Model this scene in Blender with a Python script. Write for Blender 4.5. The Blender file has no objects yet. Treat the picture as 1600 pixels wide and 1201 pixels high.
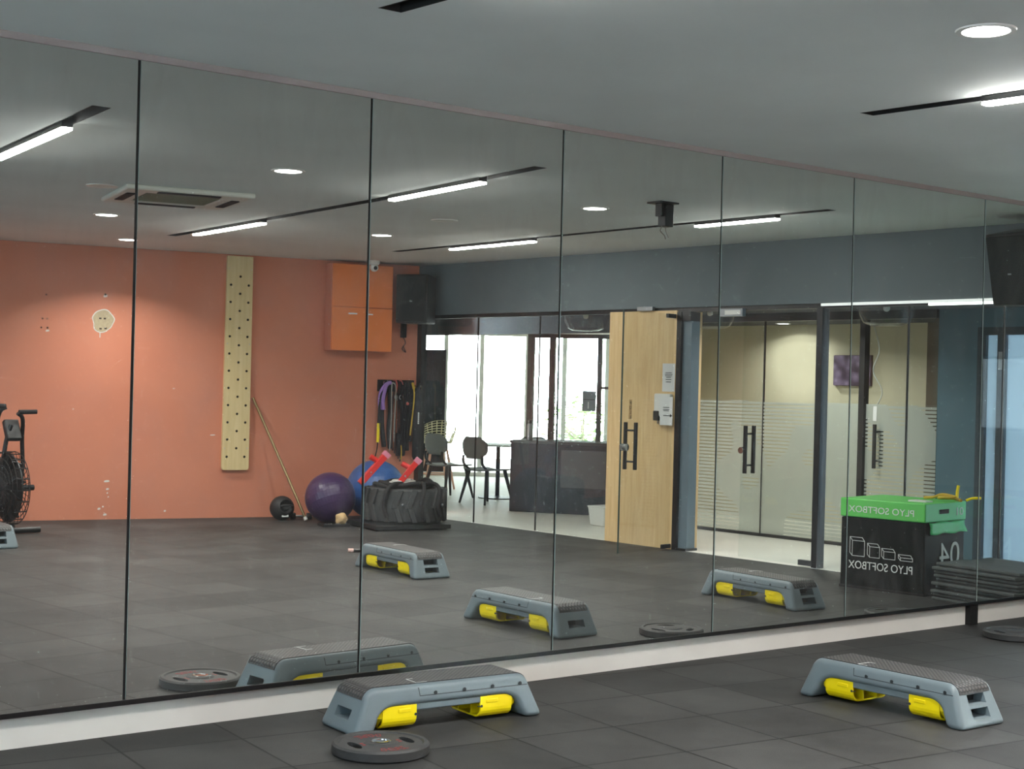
import bpy, bmesh, math, random
from math import sin, cos, pi, radians, hypot
from mathutils import Vector, Matrix
random.seed(7)
S = bpy.context.scene
COL = S.collection

# ------------------------------------------------------------------ camera
cd = bpy.data.cameras.new('camera')
cam = bpy.data.objects.new('camera', cd)
COL.objects.link(cam)
F_PX = 2333.7
cd.sensor_fit = 'HORIZONTAL'
cd.sensor_width = 36.0
cd.lens = 36.0 * F_PX / 1600.0
cd.clip_start = .05
YAW, PITCH, ROLL = 0.66543, 0.00562, 0.02218
fw = Vector((sin(YAW) * cos(PITCH), cos(YAW) * cos(PITCH), sin(PITCH)))
r0 = Vector((cos(YAW), -sin(YAW), 0))
u0 = r0.cross(fw)
rt = r0 * cos(ROLL) + u0 * sin(ROLL)
up = u0 * cos(ROLL) - r0 * sin(ROLL)
cam.matrix_world = Matrix(((rt.x, up.x, -fw.x, 0), (rt.y, up.y, -fw.y, -5.7286), (rt.z, up.z, -fw.z, 1.43), (0, 0, 0, 1)))
S.camera = cam

# ------------------------------------------------------------------ sky, view
w = bpy.data.worlds.new('sky')
S.world = w
w.use_nodes = True
bg = w.node_tree.nodes['Background']
bg.inputs[0].default_value = (.90, .97, 1.0, 1)
bg.inputs[1].default_value = 45.0
vs = S.view_settings
vs.view_transform = 'Standard'
vs.look = 'None'
vs.gamma = 1
vs.use_curve_mapping = False
vs.exposure = 1.1
S.cycles.transparent_max_bounces = 32
S.cycles.max_bounces = 14
S.cycles.glossy_bounces = 8
S.cycles.sample_clamp_indirect = 2
S.cycles.use_denoising = True

LED_POWER = 50.0       # emission strength of the linear lamps
DOWN_POWER = 16.0     # watts of each recessed downlight
OFFICE_POWER = 7.0

# ------------------------------------------------------------------ materials
def lin(c):
    c = c / 255
    return c / 12.92 if c <= .04045 else ((c + .055) / 1.055) ** 2.4
def rgb(r, g, b): return (lin(r), lin(g), lin(b), 1)
class NT:
    def __init__(self, m):
        m.use_nodes = True
        self.t = m.node_tree
        self.b = self.t.nodes['Principled BSDF']
        self.out = self.t.nodes['Material Output']
    def n(self, kind, **kw):
        x = self.t.nodes.new(kind)
        for k, v in kw.items():
            if k.startswith('i_'):
                key = k[2:]
                x.inputs[int(key) if key.isdigit() else key.replace('_', ' ')].default_value = v
            else: setattr(x, k, v)
        return x
    def l(self, a, b): self.t.links.new(a, b)
def plain(name, col, rough=.5, metal=0, noise=0, nscale=40, bump=0, bscale=200, spec=None, coat=0):
    m = bpy.data.materials.new(name)
    T = NT(m)
    T.b.inputs['Base Color'].default_value = col
    T.b.inputs['Roughness'].default_value = rough
    T.b.inputs['Metallic'].default_value = metal
    if spec is not None: T.b.inputs['Specular IOR Level'].default_value = spec
    if coat: T.b.inputs['Coat Weight'].default_value = coat
    co = T.n('ShaderNodeTexCoord')
    if noise:
        nz = T.n('ShaderNodeTexNoise', i_Scale=nscale, i_Detail=5.0)
        T.l(co.outputs['Object'], nz.inputs['Vector'])
        cr = T.n('ShaderNodeValToRGB')
        cr.color_ramp.elements[0].position = .3
        cr.color_ramp.elements[1].position = .7
        cr.color_ramp.elements[0].color = tuple(c * (1 - noise) for c in col[:3]) + (1,)
        cr.color_ramp.elements[1].color = tuple(min(1, c * (1 + noise)) for c in col[:3]) + (1,)
        T.l(nz.outputs['Fac'], cr.inputs['Fac'])
        T.l(cr.outputs['Color'], T.b.inputs['Base Color'])
    if bump:
        nb = T.n('ShaderNodeTexNoise', i_Scale=bscale, i_Detail=3.0)
        T.l(co.outputs['Object'], nb.inputs['Vector'])
        bp = T.n('ShaderNodeBump', i_Strength=bump, i_Distance=.004)
        T.l(nb.outputs['Fac'], bp.inputs['Height'])
        T.l(bp.outputs['Normal'], T.b.inputs['Normal'])
    return m
def emit(name, col, strength):
    m = bpy.data.materials.new(name)
    T = NT(m)
    T.b.inputs['Base Color'].default_value = (.8, .8, .8, 1)
    T.b.inputs['Emission Color'].default_value = col
    T.b.inputs['Emission Strength'].default_value = strength
    return m
def front_only(T, fr):
    """Fresnel for thin panes: the light leaves the back of the pane at the angle it came in."""
    ge = T.n('ShaderNodeNewGeometry')
    iv = T.n('ShaderNodeMath', operation='SUBTRACT'); iv.inputs[0].default_value = 1
    T.l(ge.outputs['Backfacing'], iv.inputs[1])
    ml = T.n('ShaderNodeMath', operation='MULTIPLY')
    T.l(fr.outputs[0], ml.inputs[0]); T.l(iv.outputs[0], ml.inputs[1])
    return ml
def glass(name, tint=(.965, .985, .98, 1), ior=1.45, rough=0.0, dirt=0.0):
    m = bpy.data.materials.new(name)
    T = NT(m)
    T.t.nodes.remove(T.b)
    tr = T.n('ShaderNodeBsdfTransparent'); tr.inputs[0].default_value = tint
    gl = T.n('ShaderNodeBsdfGlossy', i_Roughness=rough)
    fr = T.n('ShaderNodeFresnel', i_IOR=ior)
    mx = T.n('ShaderNodeMixShader')
    fr = front_only(T, fr)
    T.l(fr.outputs[0], mx.inputs[0]); T.l(tr.outputs[0], mx.inputs[1]); T.l(gl.outputs[0], mx.inputs[2])
    T.l(mx.outputs[0], T.out.inputs['Surface'])
    return m
M = {}
# rubber tile floor
def rubber():
    m = bpy.data.materials.new('rubber tiles')
    T = NT(m)
    co = T.n('ShaderNodeTexCoord')
    mp = T.n('ShaderNodeMapping')
    mp.inputs['Rotation'].default_value = (0, 0, radians(6))
    mp.inputs['Location'].default_value = (.07, -.02, 0)
    T.l(co.outputs['Object'], mp.inputs['Vector'])
    br = T.n('ShaderNodeTexBrick', offset=0.0, squash=1.0)
    br.inputs['Scale'].default_value = 1.0
    br.inputs['Brick Width'].default_value = .5
    br.inputs['Row Height'].default_value = .5
    br.inputs['Mortar Size'].default_value = .0065
    br.inputs['Mortar Smooth'].default_value = .4
    br.inputs['Bias'].default_value = 0
    br.inputs['Color1'].default_value = (.028, .028, .028, 1)
    br.inputs['Color2'].default_value = (.050, .0495, .049, 1)
    br.inputs['Mortar'].default_value = (.0045, .0045, .0045, 1)
    T.l(mp.outputs['Vector'], br.inputs['Vector'])
    big = T.n('ShaderNodeTexNoise', i_Scale=1.7, i_Detail=6.0, i_Roughness=.65)
    T.l(co.outputs['Object'], big.inputs['Vector'])
    r1 = T.n('ShaderNodeValToRGB')
    r1.color_ramp.elements[0].color = (.66, .66, .66, 1); r1.color_ramp.elements[0].position = .3
    r1.color_ramp.elements[1].color = (1.42, 1.42, 1.4, 1); r1.color_ramp.elements[1].position = .72
    T.l(big.outputs['Fac'], r1.inputs['Fac'])
    m1 = T.n('ShaderNodeMix', data_type='RGBA', blend_type='MULTIPLY'); m1.inputs[0].default_value = 1
    T.l(br.outputs['Color'], m1.inputs[6]); T.l(r1.outputs['Color'], m1.inputs[7])
    fine = T.n('ShaderNodeTexNoise', i_Scale=260.0, i_Detail=2.0)
    T.l(co.outputs['Object'], fine.inputs['Vector'])
    r2 = T.n('ShaderNodeValToRGB')
    r2.color_ramp.elements[0].color = (.8, .8, .8, 1); r2.color_ramp.elements[0].position = .35
    r2.color_ramp.elements[1].color = (1.15, 1.15, 1.15, 1); r2.color_ramp.elements[1].position = .65
    T.l(fine.outputs['Fac'], r2.inputs['Fac'])
    m2 = T.n('ShaderNodeMix', data_type='RGBA', blend_type='MULTIPLY'); m2.inputs[0].default_value = 1
    T.l(m1.outputs[2], m2.inputs[6]); T.l(r2.outputs['Color'], m2.inputs[7])
    # pale crumbs of dust
    vo = T.n('ShaderNodeTexVoronoi', i_Scale=3.1)
    T.l(co.outputs['Object'], vo.inputs['Vector'])
    lt = T.n('ShaderNodeMath', operation='LESS_THAN'); lt.inputs[1].default_value = .013
    T.l(vo.outputs['Distance'], lt.inputs[0])
    m3 = T.n('ShaderNodeMix', data_type='RGBA'); m3.inputs[7].default_value = (.20, .195, .19, 1)
    T.l(lt.outputs[0], m3.inputs[0]); T.l(m2.outputs[2], m3.inputs[6])
    T.l(m3.outputs[2], T.b.inputs['Base Color'])
    T.b.inputs['Roughness'].default_value = .62
    T.b.inputs['Specular IOR Level'].default_value = .35
    bp = T.n('ShaderNodeBump', i_Strength=.25, i_Distance=.002)
    T.l(fine.outputs['Fac'], bp.inputs['Height'])
    T.l(bp.outputs['Normal'], T.b.inputs['Normal'])
    return m
M['rubber'] = rubber()
def mirror_mat():
    m = bpy.data.materials.new('mirror glass')
    T = NT(m)
    T.b.inputs['Base Color'].default_value = (.825, .845, .815, 1)
    T.b.inputs['Metallic'].default_value = 1
    T.b.inputs['Roughness'].default_value = 0.0
    co = T.n('ShaderNodeTexCoord')
    # faint smears of dust on the surface
    nz = T.n('ShaderNodeTexNoise', i_Scale=2.2, i_Detail=8.0, i_Roughness=.7, i_Distortion=1.5)
    mp = T.n('ShaderNodeMapping'); mp.inputs['Scale'].default_value = (1.6, 1, .7)
    T.l(co.outputs['Object'], mp.inputs['Vector']); T.l(mp.outputs[0], nz.inputs['Vector'])
    cr = T.n('ShaderNodeValToRGB')
    cr.color_ramp.elements[0].position = .45; cr.color_ramp.elements[0].color = (.022, .022, .022, 1)
    cr.color_ramp.elements[1].position = .85; cr.color_ramp.elements[1].color = (.11, .11, .11, 1)
    T.l(nz.outputs['Fac'], cr.inputs['Fac'])
    df = T.n('ShaderNodeBsdfDiffuse'); df.inputs[0].default_value = (.75, .77, .77, 1)
    mx = T.n('ShaderNodeMixShader')
    T.l(cr.outputs['Color'], mx.inputs[0]); T.l(T.b.outputs[0], mx.inputs[1]); T.l(df.outputs[0], mx.inputs[2])
    T.l(mx.outputs[0], T.out.inputs['Surface'])
    return m
M['mirror'] = mirror_mat()
M['mirror_edge'] = plain('polished glass edge', rgb(190, 205, 200), .15)
M['backing'] = plain('black backing', rgb(14, 14, 15), .6)
M['black_metal'] = plain('black metal', rgb(22, 22, 24), .4, 0, bump=.05)
M['black_plastic'] = plain('black plastic', rgb(24, 25, 26), .45)
M['soft_black'] = plain('black fabric', rgb(26, 26, 29), .8, noise=.2, nscale=90, bump=.3)
M['plaster'] = plain('white painted plaster', rgb(225, 221, 214), .75, noise=.04, nscale=3, bump=.05, bscale=60)
M['ceil'] = plain('pale ceiling paint', rgb(226, 231, 229), .85, noise=.05, nscale=1.1, bump=.03, bscale=30)
M['trim_pink'] = plain('pinkish grey trim', rgb(170, 158, 156), .6)
M['slot'] = plain('black slot lining', rgb(20, 20, 21), .7)
M['steel'] = plain('brushed steel', rgb(190, 190, 188), .28, 1)
M['chrome'] = plain('chrome', rgb(225, 225, 225), .12, 1)
M['alu'] = plain('aluminium', rgb(150, 156, 160), .35, 1)
M['teal'] = plain('dark slate teal paint', rgb(96, 105, 108), .75, noise=.03, nscale=4)
M['teal2'] = plain('deep teal paint', rgb(76, 104, 116), .75, noise=.03, nscale=4)
M['white'] = plain('white plastic', rgb(230, 230, 226), .4)
M['paper'] = plain('white paper', rgb(228, 230, 230), .8)
M['ink'] = plain('black ink', rgb(30, 30, 32), .8)
M['white_print'] = plain('white print', rgb(232, 236, 234), .6)
M['cream'] = plain('cream wall paint', rgb(222, 214, 190), .8)
M['brown'] = plain('brown wall paint', rgb(112, 100, 86), .8)
M['charcoal'] = plain('charcoal laminate', rgb(26, 29, 35), .7, noise=.06, nscale=6, spec=.2)
M['dark_ceil'] = plain('charcoal ceiling', rgb(58, 62, 68), .8)
M['lobby_floor'] = plain('pale stone floor', rgb(222, 220, 212), .45, noise=.05, nscale=2)
M['glass'] = glass('clear glass')
M['tinted'] = glass('tinted added window glass', (.275, .303, .32, 1))  # tint set to dim the daylight from the added left windows
M['dome'] = glass('clear acrylic', (.97, .98, .98, 1), 1.5)
M['leaf'] = plain('tree leaves', rgb(120, 150, 96), .7, noise=.3, nscale=8)
M['bark'] = plain('tree bark', rgb(110, 100, 90), .9)

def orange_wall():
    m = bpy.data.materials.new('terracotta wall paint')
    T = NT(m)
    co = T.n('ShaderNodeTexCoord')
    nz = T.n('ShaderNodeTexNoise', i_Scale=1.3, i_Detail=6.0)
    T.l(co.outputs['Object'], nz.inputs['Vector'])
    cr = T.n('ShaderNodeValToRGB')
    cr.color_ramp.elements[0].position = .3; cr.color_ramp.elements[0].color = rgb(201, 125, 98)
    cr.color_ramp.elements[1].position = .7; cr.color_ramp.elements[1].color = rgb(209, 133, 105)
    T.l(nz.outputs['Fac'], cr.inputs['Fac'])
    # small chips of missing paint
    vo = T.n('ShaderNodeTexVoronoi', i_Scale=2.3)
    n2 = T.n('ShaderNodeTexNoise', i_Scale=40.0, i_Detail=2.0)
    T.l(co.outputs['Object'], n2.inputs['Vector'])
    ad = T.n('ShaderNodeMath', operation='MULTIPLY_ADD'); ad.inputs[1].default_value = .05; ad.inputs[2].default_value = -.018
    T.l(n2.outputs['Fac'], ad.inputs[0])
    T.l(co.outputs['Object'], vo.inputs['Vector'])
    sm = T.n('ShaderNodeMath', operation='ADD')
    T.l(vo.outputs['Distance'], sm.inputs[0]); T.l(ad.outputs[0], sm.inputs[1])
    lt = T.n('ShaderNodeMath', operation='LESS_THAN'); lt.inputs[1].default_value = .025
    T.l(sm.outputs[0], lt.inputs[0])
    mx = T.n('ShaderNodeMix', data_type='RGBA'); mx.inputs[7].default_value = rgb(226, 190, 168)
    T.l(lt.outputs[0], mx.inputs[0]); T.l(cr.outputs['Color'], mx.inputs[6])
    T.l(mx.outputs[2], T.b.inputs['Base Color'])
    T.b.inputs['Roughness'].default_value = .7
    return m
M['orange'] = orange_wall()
M['orange_box'] = plain('orange lacquer', rgb(238, 132, 70), .5, noise=.03, nscale=3)
def wood(name, c1, c2, scale=6, stretch=(1, 1, .06)):
    m = bpy.data.materials.new(name)
    T = NT(m)
    co = T.n('ShaderNodeTexCoord')
    mp = T.n('ShaderNodeMapping'); mp.inputs['Scale'].default_value = stretch
    T.l(co.outputs['Object'], mp.inputs['Vector'])
    nz = T.n('ShaderNodeTexNoise', i_Scale=scale * 6.0, i_Detail=6.0, i_Roughness=.6)
    T.l(mp.outputs[0], nz.inputs['Vector'])
    cr = T.n('ShaderNodeValToRGB')
    cr.color_ramp.elements[0].position = .35; cr.color_ramp.elements[0].color = c1
    cr.color_ramp.elements[1].position = .68; cr.color_ramp.elements[1].color = c2
    T.l(nz.outputs['Fac'], cr.inputs['Fac'])
    T.l(cr.outputs['Color'], T.b.inputs['Base Color'])
    T.b.inputs['Roughness'].default_value = .5
    return m
M['oak'] = wood('pale oak veneer', rgb(214, 180, 128), rgb(230, 200, 150))
M['ply'] = wood('pale plywood', rgb(216, 192, 140), rgb(230, 208, 158), 4)
M['slat_wood'] = wood('amber wood', rgb(150, 110, 58), rgb(190, 146, 84), 8)
def pad_mat():
    m = bpy.data.materials.new('studded rubber pad')
    T = NT(m)
    co = T.n('ShaderNodeTexCoord')
    mp = T.n('ShaderNodeMapping'); mp.inputs['Rotation'].default_value = (0, 0, radians(45))
    T.l(co.outputs['Object'], mp.inputs['Vector'])
    ck = T.n('ShaderNodeTexVoronoi', i_Scale=62.0, distance='MANHATTAN', i_Randomness=0.0)
    T.l(mp.outputs[0], ck.inputs['Vector'])
    cr = T.n('ShaderNodeValToRGB')
    cr.color_ramp.elements[0].position = .25; cr.color_ramp.elements[0].color = (.135, .125, .12, 1)
    cr.color_ramp.elements[1].position = .62; cr.color_ramp.elements[1].color = (.045, .045, .046, 1)
    T.l(ck.outputs['Distance'], cr.inputs['Fac'])
    T.l(cr.outputs['Color'], T.b.inputs['Base Color'])
    T.b.inputs['Roughness'].default_value = .5
    bp = T.n('ShaderNodeBump', i_Strength=.8, i_Distance=.004, invert=True)
    T.l(ck.outputs['Distance'], bp.inputs['Height']); T.l(bp.outputs['Normal'], T.b.inputs['Normal'])
    return m
M['pad'] = pad_mat()
M['deck'] = plain('blue grey moulded plastic', rgb(112, 125, 131), .42, noise=.03, nscale=12, bump=.06, bscale=400)
M['deck_dark'] = plain('dark grey plastic', rgb(48, 54, 58), .5)
M['yellow'] = plain('yellow plastic', rgb(255, 228, 6), .35)
M['plate'] = plain('black rubber plate', rgb(58, 58, 58), .55, noise=.1, nscale=60)
M['red_print'] = plain('faded red print', rgb(150, 52, 50), .6)
M['red'] = plain('red painted steel', rgb(214, 46, 40), .35)
M['pink_cap'] = plain('pale pink end cap', rgb(212, 128, 150), .5)
M['purple_ball'] = plain('purple vinyl', rgb(66, 48, 84), .28, spec=.6)
M['blue_ball'] = plain('blue vinyl', rgb(48, 92, 158), .35)
M['med'] = plain('black grained rubber', rgb(34, 34, 36), .6, bump=.4, bscale=120)
M['tyre'] = plain('weathered black tyre rubber', rgb(56, 58, 59), .7, noise=.2, nscale=14, bump=.2)
M['rope'] = plain('black braided rope', rgb(28, 28, 30), .8, bump=.5, bscale=150)
M['purple'] = plain('lilac foam', rgb(158, 120, 190), .6)
M['grey_cord'] = plain('grey cord', rgb(150, 145, 138), .6)
M['yellow_cord'] = plain('mustard cord', rgb(196, 160, 44), .6)
M['bronze'] = plain('bronze coloured steel', rgb(150, 128, 92), .35, .8)
M['coral'] = plain('coral rubber', rgb(206, 96, 88), .6)
M['beige'] = plain('beige cloth', rgb(196, 164, 116), .8, noise=.2, nscale=60)
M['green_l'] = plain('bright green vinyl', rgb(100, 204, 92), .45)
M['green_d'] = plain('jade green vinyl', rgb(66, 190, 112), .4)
M['black_vinyl'] = plain('black vinyl', rgb(24, 27, 27), .6, bump=.25, bscale=7, spec=.12)
M['mat'] = plain('dark grey foam mat', rgb(78, 84, 84), .75, noise=.06, nscale=20)
M['chair_grey'] = plain('grey chair shell', rgb(120, 122, 122), .55)
M['cream_shell'] = plain('cream plastic shell', rgb(232, 222, 186), .5)
M['pink_wood'] = plain('pinkish wood legs', rgb(214, 160, 136), .6)
M['table_top'] = plain('pale table top', rgb(214, 222, 220), .4)
M['grey_box'] = plain('grey plastic box', rgb(128, 140, 146), .6)
M['socket'] = plain('putty filled plaster', rgb(186, 170, 140), .85, noise=.1, nscale=50)
M['hole_shade'] = plain('hole shade paint', rgb(60, 48, 40), .9)  # dark colour standing in for the shade inside holes
M['led'] = emit('led diffuser', (1, .99, .95, 1), LED_POWER)
M['gap_light'] = emit('gap light strip', (.92, 1, .97, 1), 1.6)
M['gap_light_dim'] = emit('dim gap light strip', (.92, 1, .98, 1), .30)
M['down'] = emit('downlight diffuser', (1, .98, .94, 1), 9.0)
M['ac_white'] = plain('white ac plastic', rgb(214, 216, 208), .5)
M['ac_grille'] = plain('ac grille', rgb(118, 122, 100), .7)
M['art'] = None
def art_mat():
    m = bpy.data.materials.new('violet floral canvas')
    T = NT(m)
    co = T.n('ShaderNodeTexCoord')
    vo = T.n('ShaderNodeTexVoronoi', i_Scale=11.0, feature='SMOOTH_F1')
    T.l(co.outputs['Object'], vo.inputs['Vector'])
    cr = T.n('ShaderNodeValToRGB')
    cr.color_ramp.elements[0].color = rgb(170, 150, 190); cr.color_ramp.elements[1].color = rgb(74, 54, 82)
    cr.color_ramp.elements[1].position = .6
    T.l(vo.outputs['Distance'], cr.inputs['Fac']); T.l(cr.outputs['Color'], T.b.inputs['Base Color'])
    return m
M['art'] = art_mat()
M['art_side'] = plain('dark red canvas edge', rgb(78, 44, 46), .8)
def frosted():
    """Clear glass with a frosted film below z = 1.38, cut by thin clear stripes."""
    m = bpy.data.materials.new('striped frosted glass')
    T = NT(m)
    T.t.nodes.remove(T.b)
    co = T.n('ShaderNodeTexCoord')
    sx = T.n('ShaderNodeSeparateXYZ'); T.l(co.outputs['Object'], sx.inputs[0])
    fr = T.n('ShaderNodeMath', operation='FRACT')
    ml = T.n('ShaderNodeMath', operation='MULTIPLY'); ml.inputs[1].default_value = 1 / .036
    T.l(sx.outputs['Z'], ml.inputs[0]); T.l(ml.outputs[0], fr.inputs[0])
    stripe = T.n('ShaderNodeMath', operation='GREATER_THAN'); stripe.inputs[1].default_value = .30
    T.l(fr.outputs[0], stripe.inputs[0])
    # large soft patches with no stripes at all
    nz = T.n('ShaderNodeTexNoise', i_Scale=1.5, i_Detail=1.0)
    T.l(co.outputs['Object'], nz.inputs['Vector'])
    pt = T.n('ShaderNodeMath', operation='GREATER_THAN'); pt.inputs[1].default_value = .52
    T.l(nz.outputs['Fac'], pt.inputs[0])
    mxm = T.n('ShaderNodeMath', operation='MAXIMUM'); T.l(stripe.outputs[0], mxm.inputs[0]); T.l(pt.outputs[0], mxm.inputs[1])
    below = T.n('ShaderNodeMath', operation='LESS_THAN'); below.inputs[1].default_value = 1.38
    T.l(sx.outputs['Z'], below.inputs[0])
    fac = T.n('ShaderNodeMath', operation='MULTIPLY'); T.l(mxm.outputs[0], fac.inputs[0]); T.l(below.outputs[0], fac.inputs[1])
    fac2 = T.n('ShaderNodeMath', operation='MULTIPLY'); fac2.inputs[1].default_value = .72
    T.l(fac.outputs[0], fac2.inputs[0])
    tr = T.n('ShaderNodeBsdfTransparent'); tr.inputs[0].default_value = (.93, .95, .94, 1)
    df = T.n('ShaderNodeBsdfDiffuse'); df.inputs[0].default_value = rgb(214, 222, 216)
    tl = T.n('ShaderNodeBsdfTranslucent'); tl.inputs[0].default_value = rgb(226, 230, 224)
    m0 = T.n('ShaderNodeMixShader'); m0.inputs[0].default_value = .5
    T.l(df.outputs[0], m0.inputs[1]); T.l(tl.outputs[0], m0.inputs[2])
    m1 = T.n('ShaderNodeMixShader')
    T.l(fac2.outputs[0], m1.inputs[0]); T.l(tr.outputs[0], m1.inputs[1]); T.l(m0.outputs[0], m1.inputs[2])
    gl = T.n('ShaderNodeBsdfGlossy', i_Roughness=0.02)
    fz = T.n('ShaderNodeFresnel', i_IOR=1.45)
    m2 = T.n('ShaderNodeMixShader')
    fz = front_only(T, fz)
    T.l(fz.outputs[0], m2.inputs[0]); T.l(m1.outputs[0], m2.inputs[1]); T.l(gl.outputs[0], m2.inputs[2])
    T.l(m2.outputs[0], T.out.inputs['Surface'])
    return m
M['frosted'] = frosted()
def milky():
    m = bpy.data.materials.new('milky door glass')
    T = NT(m)
    T.t.nodes.remove(T.b)
    tl = T.n('ShaderNodeBsdfTranslucent'); tl.inputs[0].default_value = rgb(120, 131, 139)
    tr = T.n('ShaderNodeBsdfTransparent'); tr.inputs[0].default_value = (.25, .29, .32, 1)
    mx = T.n('ShaderNodeMixShader'); mx.inputs[0].default_value = .06
    T.l(tl.outputs[0], mx.inputs[1]); T.l(tr.outputs[0], mx.inputs[2])
    T.l(mx.outputs[0], T.out.inputs['Surface'])
    return m
M['milky'] = milky()

# ------------------------------------------------------------------ mesh building
class MB:
    def __init__(self): self.v = []; self.f = []; self.mi = []; self.X = None
    def at(self, X): self.X = X; return self
    def _v(self, pts):
        b = len(self.v)
        for p in pts:
            p = Vector(p)
            self.v.append(self.X @ p if self.X is not None else p)
        return b
    def face(self, idx, m=0): self.f.append(idx); self.mi.append(m)
    def box(self, x0, x1, y0, y1, z0, z1, m=0):
        b = self._v([(x0, y0, z0), (x1, y0, z0), (x1, y1, z0), (x0, y1, z0), (x0, y0, z1), (x1, y0, z1), (x1, y1, z1), (x0, y1, z1)])
        for q in ((0, 3, 2, 1), (4, 5, 6, 7), (0, 1, 5, 4), (1, 2, 6, 5), (2, 3, 7, 6), (3, 0, 4, 7)): self.face([b + i for i in q], m)
        return self
    def hexa(self, pts, m=0):
        b = self._v(pts)
        for q in ((0, 3, 2, 1), (4, 5, 6, 7), (0, 1, 5, 4), (1, 2, 6, 5), (2, 3, 7, 6), (3, 0, 4, 7)): self.face([b + i for i in q], m)
        return self
    def prism(self, poly, z0, z1, m=0, axis='z', mcap=None):
        n = len(poly)
        f = {'z': lambda a, b, c: (a, b, c), 'y': lambda a, b, c: (a, c, b), 'x': lambda a, b, c: (c, a, b)}[axis]
        b = self._v([f(p[0], p[1], z0) for p in poly] + [f(p[0], p[1], z1) for p in poly])
        mc = m if mcap is None else mcap
        self.face([b + i for i in range(n)][::-1], mc); self.face([b + n + i for i in range(n)], mc)
        for i in range(n): self.face([b + i, b + (i + 1) % n, b + n + (i + 1) % n, b + n + i], m)
        return self
    def tube(self, pts, r, seg=8, m=0, caps=True, closed=False, flat=None):
        pts = [Vector(p) for p in pts]
        n = len(pts)
        rs = r if isinstance(r, (list, tuple)) else [r] * n
        prev = None
        base = None
        rings = []
        for i, p in enumerate(pts):
            if closed: t = (pts[(i + 1) % n] - pts[i - 1])
            else: t = (pts[min(i + 1, n - 1)] - pts[max(i - 1, 0)])
            t.normalize()
            if prev is None:
                a = Vector((0, 0, 1)) if abs(t.z) < .9 else Vector((1, 0, 0))
                u = t.cross(a).normalized()
            else:
                u = prev - t * prev.dot(t)
                if u.length < 1e-6: u = t.cross(Vector((0, 0, 1)))
                u.normalize()
            prev = u
            v = t.cross(u)
            rr = rs[i]
            ring = []
            for k in range(seg):
                a = 2 * pi * k / seg
                ku, kv = (1, 1) if flat is None else flat
                ring.append(p + u * cos(a) * rr * ku + v * sin(a) * rr * kv)
            rings.append(self._v(ring))
        for i in range(n - (0 if closed else 1)):
            a, b = rings[i], rings[(i + 1) % n]
            for k in range(seg): self.face([a + k, a + (k + 1) % seg, b + (k + 1) % seg, b + k], m)
        if caps and not closed:
            self.face([rings[0] + k for k in range(seg)][::-1], m); self.face([rings[-1] + k for k in range(seg)], m)
        return self
    def cyl(self, p0, p1, r, seg=16, m=0, r1=None): return self.tube([p0, p1], [r, r if r1 is None else r1], seg, m)
    def lathe(self, prof, seg=24, m=0, c=(0, 0, 0), axis='z', ms=None, closed=False):
        c = Vector(c)
        rings = []
        for (r, z) in prof:
            ring = []
            for k in range(seg):
                a = 2 * pi * k / seg
                p = {'z': (r * cos(a), r * sin(a), z), 'x': (z, r * cos(a), r * sin(a)), 'y': (r * sin(a), z, r * cos(a))}[axis]
                ring.append(c + Vector(p))
            rings.append(self._v(ring))
        n = len(prof)
        for i in range(n if closed else n - 1):
            a, b = rings[i], rings[(i + 1) % n]
            mm = m if ms is None else ms[i]
            for k in range(seg): self.face([a + k, a + (k + 1) % seg, b + (k + 1) % seg, b + k], mm)
        if not closed:
            for ring, pr_ in ((rings[0], prof[0]), (rings[-1], prof[-1])):
                if pr_[0] > 1e-5: self.face([ring + k for k in range(seg)], m if ms is None else ms[0 if ring == rings[0] else -1])
        return self
    def ball(self, c, r, seg=32, rings=18, m=0, sz=1.0):
        return self.lathe([(max(1e-4, r * sin(pi * i / rings)), -r * sz * cos(pi * i / rings)) for i in range(rings + 1)], seg, m, c)
    def grid(self, P, m=0, thick=0):
        """P: rows of points -> sheet (thick along its normal by a copy)."""
        rows, cols = len(P), len(P[0])
        b = self._v([p for r_ in P for p in r_])
        for i in range(rows - 1):
            for j in range(cols - 1): self.face([b + i * cols + j, b + i * cols + j + 1, b + (i + 1) * cols + j + 1, b + (i + 1) * cols + j], m)
        return self
    def mesh(self, name, mats, sharp=35):
        me = bpy.data.meshes.new(name)
        me.from_pydata([tuple(p) for p in self.v], [], self.f)
        for mt in mats: me.materials.append(M[mt] if isinstance(mt, str) else mt)
        for p, i in zip(me.polygons, self.mi): p.material_index = i
        bm = bmesh.new(); bm.from_mesh(me)
        bmesh.ops.remove_doubles(bm, verts=bm.verts, dist=1e-5)
        bmesh.ops.recalc_face_normals(bm, faces=bm.faces)
        bm.to_mesh(me); bm.free()
        if sharp is not None:
            for p in me.polygons: p.use_smooth = True
            me.set_sharp_from_angle(angle=radians(sharp))
        me.update()
        return me
def obj(name, mb, mats, parent=None, loc=(0, 0, 0), rz=0, bevel=0, bseg=2, solid=0, subsurf=0, sharp=35):
    if isinstance(mats, (str, bpy.types.Material)): mats = [mats]
    me = mb.mesh(name, mats, sharp) if isinstance(mb, MB) else mb
    o = bpy.data.objects.new(name, me)
    COL.objects.link(o)
    if parent is not None: o.parent = parent
    o.location = loc; o.rotation_euler = (0, 0, rz)
    if solid:
        md = o.modifiers.new('solidify', 'SOLIDIFY'); md.thickness = solid; md.offset = 0
    if subsurf:
        md = o.modifiers.new('subsurf', 'SUBSURF'); md.levels = subsurf; md.render_levels = subsurf
    if bevel:
        md = o.modifiers.new('bevel', 'BEVEL'); md.width = bevel; md.segments = bseg; md.limit_method = 'ANGLE'; md.angle_limit = radians(38)
        md.harden_normals = False
    return o
def tag(o, label, cat, group=None):
    o['label'] = label; o['category'] = cat
    if group: o['group'] = group
    return o
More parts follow.
